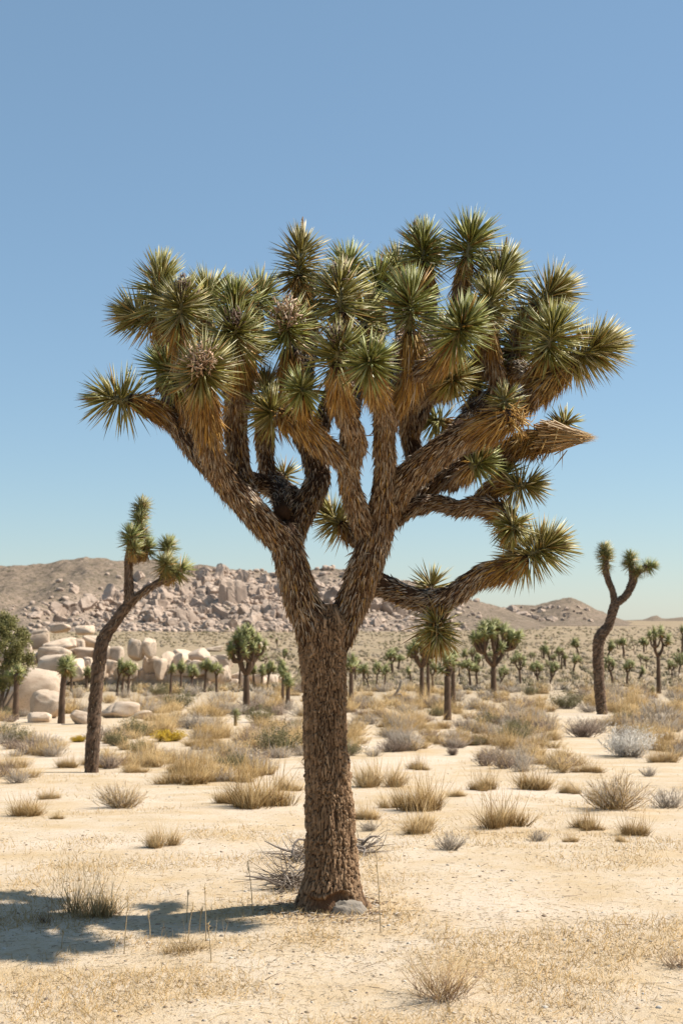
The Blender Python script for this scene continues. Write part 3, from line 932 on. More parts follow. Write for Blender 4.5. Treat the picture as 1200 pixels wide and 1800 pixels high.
head(912, 610, .1, (.3, 0, .8), .2, .2, 260)
head(795, 666, -.28, (.1, -.9, .0), .2, .12, 240)
head(765, 605, .3, (.1, .1, 1), .2, .18, frm=(722, 760, .27), via=(755, 690, .3))
head(886, 706, -.3, (-.1, -.3, 1), .125, .07, 90)
head(766, 740, .45, (-.85, .2, .15), .15, .1, 150, frm=(800, 775, .0), via=(790, 745, .35), r0=12, r1=9)
head(990, 747, .1, (.5, 0, .8), .125, .07, 110, yellow=.4)
head(840, 815, -.1, (.75, -.4, .45), .145, .08, 150)
head(917, 854, .0, (1, -.2, .1), .155, .13, 190)
head(886, 836, .1, (.3, .1, .9), .13, .08, 130, frm=(862, 862, .05), r0=10, r1=8)
head(900, 925, -.1, (.1, -.7, -.35), .15, .1, 180, skirt=.13)
head(942, 970, -.05, (1, -.2, .3), .20, .22, 340)
head(757, 1032, .22, (0, .1, 1), .18, .06, 120, frm=(757, 1050, .05), r0=9, r1=8)
head(768, 1106, -.02, (0, -.35, -.9), .165, .12, 230, skirt=.22)
head(590, 915, .45, (-.6, .2, .5), .185, .17, 250)
head(499, 838, .5, (.4, .3, .6), .13, .06, 80, frm=(490, 850, .25), r0=9, r1=7)
# heads deeper in the crown
for a in [(700, 480, .4, (-.1, .2, 1), (681, 735, -.15)), (545, 540, .35, (0, .3, 1), (530, 757, .1)), (440, 612, .25, (.1, .3, 1), (417, 770, .02)), (640, 560, .2, (.1, .0, 1), (612, 810, -.15)), (850, 590, .25, (.2, .3, 1), (880, 690, .1)),
          (930, 570, .35, (.5, .4, .8), (890, 680, .1)), (840, 672, .25, (.1, -.2, 1), (835, 730, .05)),
          (300, 655, -.12, (-.45, -.5, .6), (335, 775, -.06)), (250, 560, .1, (-.8, 0, .4), (290, 680, .0)), (860, 540, -.05, (.1, -.3, .9), (875, 680, .05))]:
    head(a[0], a[1], a[2], a[3], .195, .16, 220, frm=a[4])
# the dead head whose leaves have folded forward over the tip of the drooping limb
mb = MB(); N = 260
c0 = wp(950, 768, .02); c1 = wp(1044, 769, -.02); ax = unit(c1 - c0); a_, b_ = perp(ax[None])
ph = RNG.uniform(0, 6.28, N); rr_ = RNG.uniform(.06, .105, N)
oo = c0 + ax * RNG.uniform(-.05, .08, (N, 1)) + a_ * (np.cos(ph) * rr_)[:, None] + b_ * (np.sin(ph) * rr_)[:, None]
dd = (c1 + RNG.normal(0, .012, (N, 3))) - oo
blades(mb, oo, dd, np.linalg.norm(dd, axis=1) * RNG.uniform(.75, 1.06, N), RNG.uniform(.007, .012, N), pick(np.array([(.42, .26, .10), (.52, .36, .19), (.34, .18, .06), (.60, .45, .28)]), N), thick=.3)
N = 120
dd = np.array([[-.35, 0, -.9]]) + RNG.normal(0, .35, (N, 3))
blades(mb, c0 + ax * RNG.uniform(-.12, .1, (N, 1)) + RNG.normal(0, .03, (N, 3)), dd, RNG.uniform(.1, .17, N), .009, pick(OCHRE * .7, N), thick=.3)
o = part(mb, 'folded_dead_head', M_THATCH, tree, kind='stuff')
o['label'] = 'straw coloured dead head with leaves folded forward to a point'
# a thin dry top on the cut stub
mb = MB(); N = 160; c0 = wp(900, 734, -.33)
dd = RNG.normal(0, .5, (N, 3)) + np.array([[.25, -.3, -.5]])
blades(mb, c0 + RNG.normal(0, .03, (N, 3)), dd, RNG.uniform(.06, .13, N), .008, pick(OCHRE, N) * .95, thick=.3)
part(mb, 'frayed_end', M_THATCH, tree, kind='stuff')

# ------------------------------------------------------------------ other joshua trees
FGREEN = np.array([(.25, .26, .075), (.31, .31, .12), (.19, .195, .05), (.27, .24, .065)])
FBARK = (.135, .088, .058)


def simple_head(mb, c, axis, leaf, stem, n, mi=0, pal=FGREEN, wid=None, droop=.1):
    axis = unit(np.asarray(axis, float)); a, b = perp(axis[None])
    t = RNG.uniform(0, 1, n)
    ph = np.arange(n) * 2.39996
    th = np.radians(np.interp(t, [0, .3, .7, 1], [140, 100, 50, 10]) + RNG.normal(0, 8, n))
    rad = a * np.cos(ph)[:, None] + b * np.sin(ph)[:, None]
    d = axis[None] * np.cos(th)[:, None] + rad * np.sin(th)[:, None] + np.array([[0, 0, -droop]])
    o = c[None] + axis[None] * ((t - .5) * stem)[:, None]
    col = pick(pal, n, .15)
    isy = RNG.uniform(0, 1, n) < .55 * np.clip(.3 - t, 0, 1) / .3
    col = np.where(isy[:, None], pick(OCHRE, n) * .8, col)
    blades(mb, o, d, leaf * RNG.uniform(.8, 1.1, n), (wid or leaf * .17) * RNG.uniform(.8, 1.2, n), col, segs=1, thick=.5, mi=mi)


def traced_tree(limbs, heads, base_px, label, leaf=.2, n=150, thatch_from=None, group=None, shaggy=260):
    g = ground_at(*base_px)
    Y = g[1]
    root = link('joshua_tree', None, loc=g)
    tag(root, label, 'joshua tree', group)
    first = True
    for nodes in limbs:
        P = np.array([[*(at(px, py, Y + dy) - g), r * Y / FPX] for px, py, r, dy in nodes])
        if first: P[0, 2] = -.12
        p = smooth_path(P, .03)
        mb = MB(); tube(mb, p, FBARK, 26, .13, len(nodes), grain=1)
        # bark plates and shaggy dead leaves along the limb
        c = p[:, :3]; s = np.concatenate([[0], np.cumsum(np.linalg.norm(np.diff(c, axis=0), axis=1))])
        o = mb.obj('trunk' if first else 'branch', M_BARK, root)
        N = int(shaggy * s[-1])
        q = RNG.uniform(0, s[-1], N)
        ctr = np.stack([np.interp(q, s, c[:, k]) for k in range(3)], -1)
        t_, u_, w_ = frames(c)
        tt = np.stack([np.interp(q, s, t_[:, k]) for k in range(3)], -1)
        a = RNG.normal(size=(N, 3)); nr = unit(a - tt * (a * tt).sum(1, keepdims=True))
        m2 = MB()
        blades(m2, ctr + nr * (np.interp(q, s, p[:, 3]) * .9)[:, None], -tt + nr * RNG.uniform(.15, .4, (N, 1)) + [0, 0, -.3], RNG.uniform(.05, .11, N) * (1 if not first else .6), .014,
               np.where(RNG.uniform(0, 1, (N, 1)) < .4, pick(GREY, N) * .7, pick(BROWN, N)), thick=.3, segs=1)
        m2.obj('bark_flakes' if first else 'dead_leaf_thatch', M_THATCH, o, kind='stuff')
        first = False
    for px, py, dy, ax, lf, st in heads:
        c = at(px, py, Y + dy) - g
        mb = MB(); rosette(mb, c, ax, lf * 1.3, st, n, pal=FGREEN, wid=.011 + .0006 * Y, segs=1)
        ax = unit(np.array(ax, float))
        s = smooth_path(np.array([[*(c - ax * (st * .5 + .12)), .06], [*(c + ax * st * .3), .03]]), .05)
        tube(mb, s, (.25, .16, .06), 7, .05)
        N = 60
        blades(mb, c - ax * (st * .5) + RNG.normal(0, .03, (N, 3)), -ax + RNG.normal(0, .4, (N, 3)) + [0, 0, -.3], RNG.uniform(.10, .2, N), .014, pick(OCHRE, N), segs=1)
        mb.obj('leaf_rosette', M_LEAF, root, kind='stuff')
    return root


traced_tree([[(160, 1362, 12, 0), (164, 1300, 11.5, 0), (168, 1230, 11, 0), (175, 1160, 11.5, 0), (184, 1120, 11, 0), (205, 1090, 9.5, 0), (228, 1058, 9, 0), (232, 1045, 8, 0)],
             [(228, 1062, 9, 0), (227, 1030, 8, 0), (226, 1000, 7, 0), (228, 975, 7, 0), (232, 950, 6, 0)],
             [(231, 1058, 8, 0), (250, 1042, 6, 0), (275, 1026, 6, 0), (292, 1018, 6, 0), (310, 1010, 5, 0)],
             [(234, 985, 6, 0), (242, 960, 6, .05), (246, 935, 6, .05)], [(240, 985, 6, .1), (254, 972, 5, .12)], [(285, 1020, 5, 0), (288, 1000, 5, .1), (292, 978, 5, .1)]],
            [(230, 946, -.1, (-.05, -.2, 1), .17, .16), (246, 915, .05, (.05, 0, 1), .15, .22), (250, 893, .1, (.1, 0, 1), .15, .12), (259, 964, .1, (.3, 0, .8), .14, .12), (247, 938, .0, (.1, -.2, 1), .14, .14),
             (295, 964, .1, (.05, .1, 1), .16, .14), (291, 994, -.1, (0, -.5, .6), .17, .14), (315, 1003, 0, (.8, -.1, .5), .17, .16), (236, 966, -.1, (.1, -.3, .7), .13, .1), (300, 1008, .1, (.3, 0, .7), .16, .1)],
            (160, 1358), 'slender joshua tree leaning and bent, with stacked tufts against the brown mountain', n=190)
traced_tree([[(1058, 1258, 9, 0), (1053, 1210, 9, 0), (1050, 1150, 9, 0), (1054, 1120, 9.5, 0), (1068, 1100, 8, 0), (1076, 1075, 8, 0), (1081, 1060, 8, 0)],
             [(1080, 1062, 7, 0), (1076, 1040, 5.5, 0), (1068, 1020, 5.5, 0), (1064, 1004, 5.5, 0), (1064, 985, 5, 0)],
             [(1080, 1062, 7, 0), (1098, 1048, 6.5, 0), (1108, 1030, 7, 0), (1112, 1015, 7, 0), (1108, 995, 5, 0)], [(1112, 1018, 5, 0), (1122, 1005, 5, 0), (1136, 995, 4, 0)]],
            [(1064, 986, 0, (.05, 0, 1), .29, .5), (1062, 970, 0, (0, 0, 1), .27, .25), (1107, 987, 0, (-.1, -.3, 1), .30, .35), (1138, 996, 0, (1, -.1, .25), .30, .25), (1116, 1006, -.1, (.4, -.4, .4), .26, .25)],
            (1058, 1256), 'tall bent joshua tree with two arms and three tufted heads by the white shrub', n=260, shaggy=150)


def gen_tree(mb_t, mb_c, h, w, fork, seed, n_tips=16, leaf=None, n_leaf=34, lean=0.0, rt=None):
    """procedural joshua tree around the origin: trunk and limbs into mb_t, heads into mb_c"""
    rg = np.random.default_rng(seed)
    rt = rt or h * .035
    leaf = leaf or h * .075
    F0 = np.array([lean * h * .5, 0, h * fork])
    tube(mb_t, smooth_path(np.array([[0, 0, -.1 * h * .3, rt * 1.25], [lean * h * .12, 0, h * fork * .5, rt], [*F0, rt * .9]]), h * .05), FBARK, 8, .12, seed)
    n_l = max(1, min(5, n_tips // 3))
    tips = []
    for i in range(n_tips):
        k = (i + .5) / n_tips
        r = math.sqrt(k) * rg.uniform(.85, 1.05); a = i * 2.39996 + rg.uniform(-.3, .3)
        z = h * (1 - .045) - leaf * .6 - (h * (1 - fork) * .62) * r ** 1.6 * rg.uniform(.45, 1.0)
        tips.append(np.array([lean * h + r * (w / 2 - leaf * .6) * math.cos(a), r * (w / 2 - leaf * .6) * math.sin(a), max(z, h * fork * .9)]))
    limbs = []
    for j in range(n_l):
        a = j / n_l * 6.28 + rg.uniform(-.4, .4)
        limbs.append(F0 + np.array([math.cos(a) * w * .17, math.sin(a) * w * .17, (h - F0[2]) * rg.uniform(.25, .4)]) + [lean * h * .2, 0, 0])
        m = limbs[-1]
        tube(mb_t, smooth_path(np.array([[*F0, rt * .8], [*((F0 + m) / 2 + [math.cos(a) * w * .04, math.sin(a) * w * .04, 0]), rt * .7], [*m, rt * .62]]), h * .05), FBARK, 7, .1, seed + j)
    for i, tp in enumerate(tips):
        m = min(limbs, key=lambda q: np.linalg.norm((q - tp)[:2])) if n_tips > 1 else F0
        mid = (m + tp) / 2 + np.array([(tp - m)[0] * .18, (tp - m)[1] * .18, -.05 * h])
        tube(mb_t, smooth_path(np.array([[*m, rt * .6], [*mid, rt * .45], [*tp, rt * .32]]), h * .06), FBARK, 6, .1, seed + i)
        ax = unit(unit(tp - mid) + np.array([0, 0, .5]))
        simple_head(mb_c, tp, ax, leaf * rg.uniform(.9, 1.25), leaf * .7, n_leaf)


def placed_tree(base, top, w, fork, seed, label, n_tips=14, group=None, lean=0.0, rt=None, leaf=None, n_leaf=40):
    g = ground_at(*base)
    s = g[1] / FPX
    h = (base[1] - top) * s
    root = link('joshua_tree', None, loc=g)
    tag(root, label, 'joshua tree', group)
    a, b = MB(), MB()
    gen_tree(a, b, h, w * s, fork, seed, n_tips, lean=lean, rt=rt * s if rt else None, leaf=leaf * s if leaf else None, n_leaf=n_leaf)
    a.obj('trunk', M_FARBARK, root)
    b.obj('crown', M_FARLEAF, root, kind='stuff')
    root.rotation_euler = (0, 0, 0)
    return root


placed_tree((433, 1256), 1092, 86, .42, 1, 'broad crowned joshua tree with dark trunk in front of the boulder heap end', 26, rt=6, leaf=12, n_leaf=60)
placed_tree((867, 1227), 1083, 112, .38, 2, 'wide dense crowned joshua tree alone on the plain before the peaked hill', 30, rt=5, leaf=12, n_leaf=60)
placed_tree((741, 1238), 1110, 74, .5, 3, 'joshua tree partly hidden behind the hanging head of the huge tree', 16, rt=4.2, leaf=12)
placed_tree((786, 1266), 1140, 44, .6, 5, 'stout grey trunked joshua tree directly below the hanging dead leaves', 5, rt=6, leaf=15)
placed_tree((796, 1239), 1140, 30, .7, 6, 'thin joshua tree just behind the stout grey trunked one', 3, rt=4, leaf=12)
placed_tree((752, 1234), 1135, 36, .65, 4, 'slim joshua tree with a straight trunk beside the partly hidden one', 5, rt=3.2, leaf=12)
placed_tree((1157, 1219), 1092, 60, .5, 7, 'sparse joshua tree with curling bare lower arm on the plain', 9, rt=3.6, leaf=11)
placed_tree((108, 1272), 1152, 40, .72, 8, 'two-headed grey trunked joshua tree by the round tan boulder', 4, rt=5.5, leaf=17, lean=.06, n_leaf=90)
placed_tree((28, 1265), 1166, 40, .8, 9, 'single-headed joshua tree before the largest pale boulder', 2, rt=5, leaf=17, n_leaf=110)
placed_tree((506, 1245), 1181, 22, .55, 10, 'short single column joshua tree with shaggy green top beside the plated trunk', 3, rt=4, leaf=12, n_leaf=90)
placed_tree((497, 1238), 1166, 26, .7, 11, 'thin upright joshua tree just behind the short shaggy column', 3, rt=2.6, leaf=11, n_leaf=70)
placed_tree((617, 1240), 1150, 36, .62, 12, 'pale trunked joshua tree with a small head close behind the plated trunk', 5, rt=4, leaf=12)
heap = [(80, 1196, 1150, 26, .5), (126, 1216, 1172, 20, .5), (152, 1212, 1170, 22, .5), (206, 1223, 1154, 22, .6), (215, 1219, 1168, 14, .6), (226, 1223, 1160, 40, .45), (300, 1224, 1166, 18, .7), (318, 1214, 1160, 24, .55), (337, 1212, 1166, 28, .45),
        (360, 1217, 1158, 32, .5), (381, 1217, 1163, 30, .5), (421, 1214, 1140, 20, .7), (446, 1212, 1166, 20, .6), (470, 1212, 1162, 24, .55), (460, 1208, 1168, 16, .6)]
for i, (px, b, t, w, f) in enumerate(heap):
    f = min(.75, max(.3, f + random.uniform(-.15, .12)))
    placed_tree((px, b), t, w, f, 40 + i, 'small joshua tree in the straggling row before the boulder heap', max(4, w // 3), 'joshua trees before the boulder heap', lean=random.uniform(-.05, .12), rt=2.2, leaf=8, n_leaf=36)
plain = [(826, 1212, 1158, 34, .5), (838, 1212, 1165, 20, .6), (878, 1210, 1168, 26, .5), (914, 1206, 1145, 38, .5), (945, 1203, 1160, 30, .4), (965, 1206, 1161, 26, .5), (1007, 1184, 1149, 24, .5), (1016, 1154, 1120, 20, .5), (1076, 1201, 1152, 34, .45),
         (1101, 1206, 1158, 28, .5), (1192, 1188, 1148, 30, .5), (1174, 1186, 1160, 14, .5), (1096, 1156, 1120, 20, .5), (1068, 1155, 1125, 18, .5), (1131, 1147, 1121, 18, .5), (760, 1214, 1160, 28, .5), (722, 1201, 1172, 10, .7),
         (648, 1215, 1164, 22, .5), (662, 1215, 1162, 26, .5), (676, 1214, 1168, 24, .5), (640, 1205, 1168, 16, .5), (690, 1185, 1140, 30, .5), (700, 1178, 1150, 20, .5), (1198, 1160, 1095, 26, .5), (955, 1158, 1132, 16, .5), (965, 1162, 1136, 14, .5), (820, 1170, 1140, 16, .5),
         (1124, 1196, 1172, 10, .6), (992, 1172, 1148, 12, .6), (624, 1196, 1160, 16, .6), (490, 1190, 1160, 14, .6), (480, 1186, 1162, 12, .6)]
for i, (px, b, t, w, f) in enumerate(plain):
    f = min(.75, max(.3, f + random.uniform(-.18, .18)))
    placed_tree((px, b), t, w, f, 80 + i, 'small round-headed joshua tree standing on the brown plain', max(4, w // 3), 'joshua trees on the brown plain', lean=random.uniform(-.2, .2), rt=random.uniform(1.4, 2.2), leaf=7, n_leaf=30)
# tiny far ones share a few meshes
TINY = []
for i in range(10):
    a = MB(); b = MB(); gen_tree(a, b, 3.2, random.uniform(1.3, 2.4), random.uniform(.28, .6), 300 + i, random.choice([3, 5, 8, 12]), leaf=.36, n_leaf=26, lean=random.uniform(-.2, .2))
    m = MB()
    m.add(np.concatenate(a.v), np.concatenate(a.f), np.concatenate(a.c), 0)
    m.add(np.concatenate(b.v), np.concatenate(b.f), np.concatenate(b.c), 1)
    TINY.append(m.mesh('joshua_tree', [M_FARBARK, M_FARLEAF]))
k = 0
while k < 150:
    px = random.uniform(-60, 1260); row = 1112 + 85 * random.random() ** 1.5
    if px < 450 and row > 1128: continue
    if px < 250: continue
    g = ground_at(px, row)
    o = link('joshua_tree', random.choice(TINY), loc=g); s = random.uniform(.4, 1.05)
    o.scale = (s, s, s); o.rotation_euler = (0, 0, random.uniform(0, 6.28))
    tag(o, 'tiny distant joshua tree dotting the far scrub plain', 'joshua tree', 'far joshua trees of the scrub plain'); k += 1

# small trunkless yucca and a fallen dead tree
def small_yucca(px, base, top, label):
    g = ground_at(px, base); s = g[1] / FPX; h = (base - top) * s
    root = link('young_joshua_tree', None, loc=g)
    tag(root, label, 'young yucca')
    mb = MB(); tube(mb, smooth_path(np.array([[0, 0, -.05, h * .12], [0, 0, h * .6, h * .1]]), .05), (.22, .15, .07), 8)
    mb.obj('trunk', M_FARBARK, root)
    mb = MB(); rosette(mb, np.array([0, 0, h * .55]), (0, 0, 1), h * .38, h * .7, 220, pal=FGREEN, wid=h * .03, segs=1); mb.obj('leaf_rosette', M_LEAF, root, kind='stuff')


small_yucca(414, 1276, 1247, 'small trunkless green yucca standing in the dry scrub')
small_yucca(1146, 1222, 1207, 'little green yucca at the foot of the sparse joshua tree')
g = ground_at(692, 1232); s_ = g[1] / FPX
mb = MB(); tube(mb, smooth_path(np.array([[-14 * s_, 0, -.02, 3 * s_], [0, 0, 8 * s_, 2.6 * s_], [10 * s_, 0, 24 * s_, 2 * s_], [13 * s_, 0, 36 * s_, 1.6 * s_]]), .1), (.30, .25, .2), 8, .1)
tube(mb, smooth_path(np.array([[0, 0, 8 * s_, 2 * s_], [12 * s_, .1, 12 * s_, 1.6 * s_], [14 * s_, .1, 2 * s_, 1.2 * s_]]), .1), (.30, .25, .2), 7, .1)
tag(mb.obj('dead_tree', M_TWIG), 'bare grey dead joshua tree leaning over on the plain', 'dead tree').location = g.tolist()

# ------------------------------------------------------------------ shrubs and grass
STRAW = np.array([(.60, .395, .165), (.68, .475, .225), (.51, .315, .115), (.72, .55, .32)])
STRAWD = np.array([(.44, .275, .10), (.53, .35, .145), (.35, .205, .075), (.60, .43, .21)])
GREYT = np.array([(.36, .30, .235), (.43, .37, .30), (.29, .225, .165), (.40, .31, .21)])
BROWNT = np.array([(.20, .14, .10), (.26, .185, .13), (.15, .10, .075), (.30, .225, .165)])
WHITET = np.array([(.74, .67, .57), (.80, .75, .67), (.60, .52, .42)])
OLIVE = np.array([(.175, .155, .055), (.22, .19, .07), (.13, .12, .045), (.26, .215, .09)])
YELLOW = np.array([(.80, .52, .03), (.70, .43, .03), (.62, .44, .06)])
REDT = np.array([(.36, .22, .13), (.44, .29, .17), (.50, .36, .20), (.27, .16, .095)])


def tuft_mesh(n, pal, clumps=6, spread=.5, lean=.38, wid=.011, seed=0, mat=None, h=1.0, stalks=14):
    """a bunch of dry blades about 1 wide and h high"""
    mb = MB(); rg = np.random.default_rng(seed)
    for c in range(clumps):
        ang = rg.uniform(0, 6.28); rad = spread * math.sqrt(rg.uniform(0, 1)) * .8
        cen = np.array([rad * math.cos(ang), rad * math.sin(ang) * .8, 0]); hh = h * rg.uniform(.4, 1.05) * (1 - .35 * rad / spread)
        N = n // clumps
        o = cen + np.stack([RNG.normal(0, .06, N), RNG.normal(0, .06, N), np.full(N, -.03)], -1)
        d = np.stack([RNG.normal(0, lean, N), RNG.normal(0, lean, N), np.ones(N)], -1) + (o - cen) * 2.2
        d[:, :2] += cen[:2] * .5
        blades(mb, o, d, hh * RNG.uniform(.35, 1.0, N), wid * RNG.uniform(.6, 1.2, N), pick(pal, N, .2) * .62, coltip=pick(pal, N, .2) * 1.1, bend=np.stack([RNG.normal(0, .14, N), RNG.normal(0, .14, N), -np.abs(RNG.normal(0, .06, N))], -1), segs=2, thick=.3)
    for s in range(stalks):
        a = rg.uniform(0, 6.28); rad = spread * rg.uniform(.1, 1)
        o = np.array([[rad * math.cos(a), rad * math.sin(a) * .8, 0]])
        blades(mb, o, np.array([[rg.normal(0, .3), rg.normal(0, .3), 1]]), [h * rg.uniform(.9, 1.3)], [wid * .7], pick(pal, 1) * 1.1, segs=2)
    return mb.mesh('dry_tuft', mat or M_DRY)


def twig_mesh(stems, pal, tipal, seed=0, h=1.0, lean=.75, wid=.014, sub=9, mat=None, leafy=0, leafpal=None, leafsize=.05):
    """a rounded shrub of fine branching twigs about 1.2 wide and h high"""
    mb = MB(); rg = np.random.default_rng(seed)
    N = stems
    o = np.stack([rg.normal(0, .11, N), rg.normal(0, .11, N), np.full(N, -.03)], -1)
    d = np.stack([rg.normal(0, lean, N), rg.normal(0, lean, N), rg.uniform(.5, 1.1, N)], -1); d = unit(d)
    lump = .75 + .5 * vnoise(np.arctan2(d[:, 1], d[:, 0]) * 1.6 + 9, d[:, 2] * 3, seed)
    L = h * .74 * lump * rg.uniform(.65, 1.05, N)
    blades(mb, o, d, L, wid * rg.uniform(.8, 1.3, N), pick(pal, N, .2), bend=np.stack([0 * L, 0 * L, np.full(N, .12)], -1), segs=2, thick=.5)
    t = rg.uniform(.3, 1.0, (N, sub)); base = o[:, None] + d[:, None] * (L[:, None] * t)[..., None]
    base[..., 2] += .12 * L[:, None] * t * t
    dd = d[:, None] + rg.normal(0, .48, (N, sub, 3)) + [0, 0, .35]
    l2 = L[:, None] * rg.uniform(.18, .42, (N, sub))
    blades(mb, base.reshape(-1, 3), dd.reshape(-1, 3), l2.ravel(), wid * .62, pick(tipal, N * sub, .22), segs=1, thick=.5)
    if leafy:
        M = N * leafy; i = rg.integers(0, N, M); tt = rg.uniform(.45, 1.25, M)
        p = o[i] + d[i] * (L[i] * tt)[:, None] + rg.normal(0, .05, (M, 3)); p[:, 2] += .12 * L[i] * tt * tt
        blades(mb, p, rg.normal(0, 1, (M, 3)) + [0, 0, .6], leafsize * rg.uniform(.6, 1.3, M), leafsize * .38, pick(leafpal, M, .2), segs=2, thick=.3)
    return mb.mesh('shrub', mat or M_TWIG)


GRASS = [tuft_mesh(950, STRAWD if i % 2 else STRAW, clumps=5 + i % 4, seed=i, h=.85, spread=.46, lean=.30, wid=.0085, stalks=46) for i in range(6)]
GREYS = [twig_mesh(80, GREYT * .9, GREYT, seed=20 + i, h=.75, sub=12) for i in range(5)]
BROWNS = [twig_mesh(80, BROWNT, BROWNT * 1.15, seed=30 + i, h=.75, sub=12) for i in range(4)]
STRAWY = [twig_mesh(70, STRAWD * .8, STRAW * .85, seed=40 + i, h=.7, sub=12, lean=.6) for i in range(4)]


def plant(name, mesh, px, base, wpx, label, cat, group=None, hs=1.0, rot=None, unitw=1.0):
    g = ground_at(px, base); s = wpx * g[1] / FPX / unitw
    o = link(name, mesh, loc=(g[0], g[1], g[2] - .004))
    o.scale = (s, s, s * hs); o.rotation_euler = (0, 0, random.uniform(0, 6.28) if rot is None else rot)
    tag(o, label, cat, group)
    return o


# distinctive plants
WHITE = twig_mesh(110, GREYT, WHITET, seed=60, h=.72, sub=14, leafy=26, leafpal=WHITET, leafsize=.035)
plant('white_shrub', WHITE, 1105, 1330, 118, 'silvery white bushy shrub near the foot of the tall bent joshua tree', 'shrub', hs=.85, unitw=1.25)
GREENB = [twig_mesh(80, BROWNT, OLIVE, seed=65 + i, h=.75, sub=8, leafy=26, leafpal=OLIVE, leafsize=.05, mat=M_BUSH) for i in range(2)]
plant('green_bush', GREENB[0], 995, 1246, 62, 'rounded olive green bush on the plain beyond the dark brown shrub', 'bush', hs=.95, unitw=1.2)
plant('green_bush', GREENB[1], 932, 1222, 34, 'small low olive bush below the wide dense crowned joshua tree', 'bush', hs=.9, unitw=1.2)
plant('green_bush', GREENB[1], 490, 1326, 88, 'olive and straw coloured bush close behind the plated trunk', 'bush', hs=1.0, unitw=1.2)
plant('green_bush', GREENB[0], 14, 1262, 44, 'dark green low bush in the shade of the largest boulder', 'bush', hs=.8, unitw=1.2)
plant('green_bush', GREENB[0], 120, 1252, 26, 'small olive bush behind the two-headed joshua tree', 'bush', unitw=1.2)
YEL = twig_mesh(70, OLIVE, YELLOW, seed=70, h=.6, sub=8, leafy=60, leafpal=YELLOW, leafsize=.06, mat=M_BUSH)
plant('yellow_bush', YEL, 297, 1303, 54, 'bright yellow flowering low bush alone in the dry scrub', 'bush', hs=.62, unitw=.95)
plant('yellow_bush', YEL, 140, 1304, 34, 'small yellow flowering bush beside the leaning slender trunk', 'bush', hs=.7, unitw=1.2)
plant('yellow_bush', YEL, 1070, 1233, 14, 'tiny yellow bush behind the tall bent joshua tree', 'bush', hs=.9, unitw=1.2)
DARKB = twig_mesh(110, BROWNT, BROWNT * 1.1, seed=72, h=.8, sub=16)
plant('brown_shrub', DARKB, 1024, 1296, 74, 'dark purplish brown shrub beside the silvery white one', 'shrub', hs=.85, unitw=1.2)
plant('brown_shrub', DARKB, 795, 1328, 26, 'small dark upright shrub alone on the sand', 'shrub', hs=1.5, unitw=1.2, rot=1.0)
plant('brown_shrub', BROWNS[0], 893, 1278, 80, 'spreading brown shrub below the wide crowned tree on the plain', 'shrub', hs=.7, unitw=1.2)
BIGG = twig_mesh(150, STRAWD * .85, np.vstack([GREYT * 1.05, STRAWD]), seed=75, h=.78, sub=18, wid=.010)
plant('grey_shrub', BIGG, 1078, 1422, 128, 'largest grey and gold twiggy shrub on the open sand', 'shrub', hs=.95, unitw=1.2)
plant('grey_shrub', GREYS[0], 1170, 1420, 86, 'grey twiggy shrub touching the largest grey and gold one', 'shrub', hs=.9, unitw=1.2)
plant('grey_shrub', BIGG, 215, 1420, 98, 'grey tangle of twigs with golden base beside the leaning slender tree', 'shrub', hs=.85, unitw=1.2, rot=2.0)
plant('grey_shrub', GREYS[1], 716, 1320, 86, 'pale grey domed shrub past the plated trunk', 'shrub', hs=.95, unitw=1.2)
RED = twig_mesh(120, REDT, np.vstack([REDT, STRAW, STRAW]), seed=78, h=1.0, sub=9, lean=.55, wid=.008)
plant('reddish_shrub', RED, 775, 1758, 170, 'wispy reddish upright twig shrub in the foreground sand', 'shrub', hs=.72, unitw=1.2, rot=.4)
plant('reddish_shrub', twig_mesh(60, REDT * .8, REDT, seed=79, h=.6, sub=7, lean=.7, wid=.010), 1192, 1700, 100, 'low dark reddish twigs at the edge of the foreground sand', 'shrub', hs=.8, unitw=1.2)
TALL = tuft_mesh(800, STRAW, clumps=9, seed=90, h=.75, spread=.5, lean=.22, wid=.007, stalks=40)
plant('dry_grass_clump', TALL, 150, 1606, 130, 'tall pale grass clump standing in the shadow of the huge tree', 'grass clump', hs=1.05)
plant('dry_grass_clump', tuft_mesh(60, REDT * .7, clumps=3, seed=91, h=.8, lean=.5, wid=.012, stalks=8, mat=M_TWIG), 98, 1622, 56, 'dark stiff reddish stems beside the tall pale grass clump', 'grass clump', hs=1.0)
plant('dry_grass_clump', tuft_mesh(300, STRAWD, clumps=7, seed=92, h=.5, spread=.5, lean=.3, wid=.006, stalks=18), 335, 1672, 140, 'thin golden grass at the front edge of the tree shadow', 'grass clump', hs=.7)
tuftpos = [(455, 1418, 140, 1), (400, 1412, 60, 1), (665, 1383, 90, 0), (735, 1353, 46, 1), (740, 1424, 110, 1), (690, 1420, 50, 0), (850, 1388, 66, 1), (935, 1388, 84, 1), (880, 1453, 112, 1), (1033, 1458, 68, 1), (1115, 1468, 66, 1), (738, 1463, 76, 0), (322, 1378, 100, 1),
           (50, 1434, 80, 1), (285, 1488, 64, 0), (20, 1350, 60, 0), (120, 1350, 50, 1), (190, 1350, 40, 1), (505, 1390, 60, 0), (800, 1400, 40, 0), (1000, 1395, 40, 0), (90, 1405, 40, 0), (820, 1310, 50, 1), (560, 1350, 60, 0), (1090, 1480, 30, 0), (930, 1340, 46, 0),
           (890, 1345, 50, 1), (1000, 1480, 30, 0), (640, 1440, 60, 0), (100, 1440, 26, 1), (1160, 1340, 60, 0)]
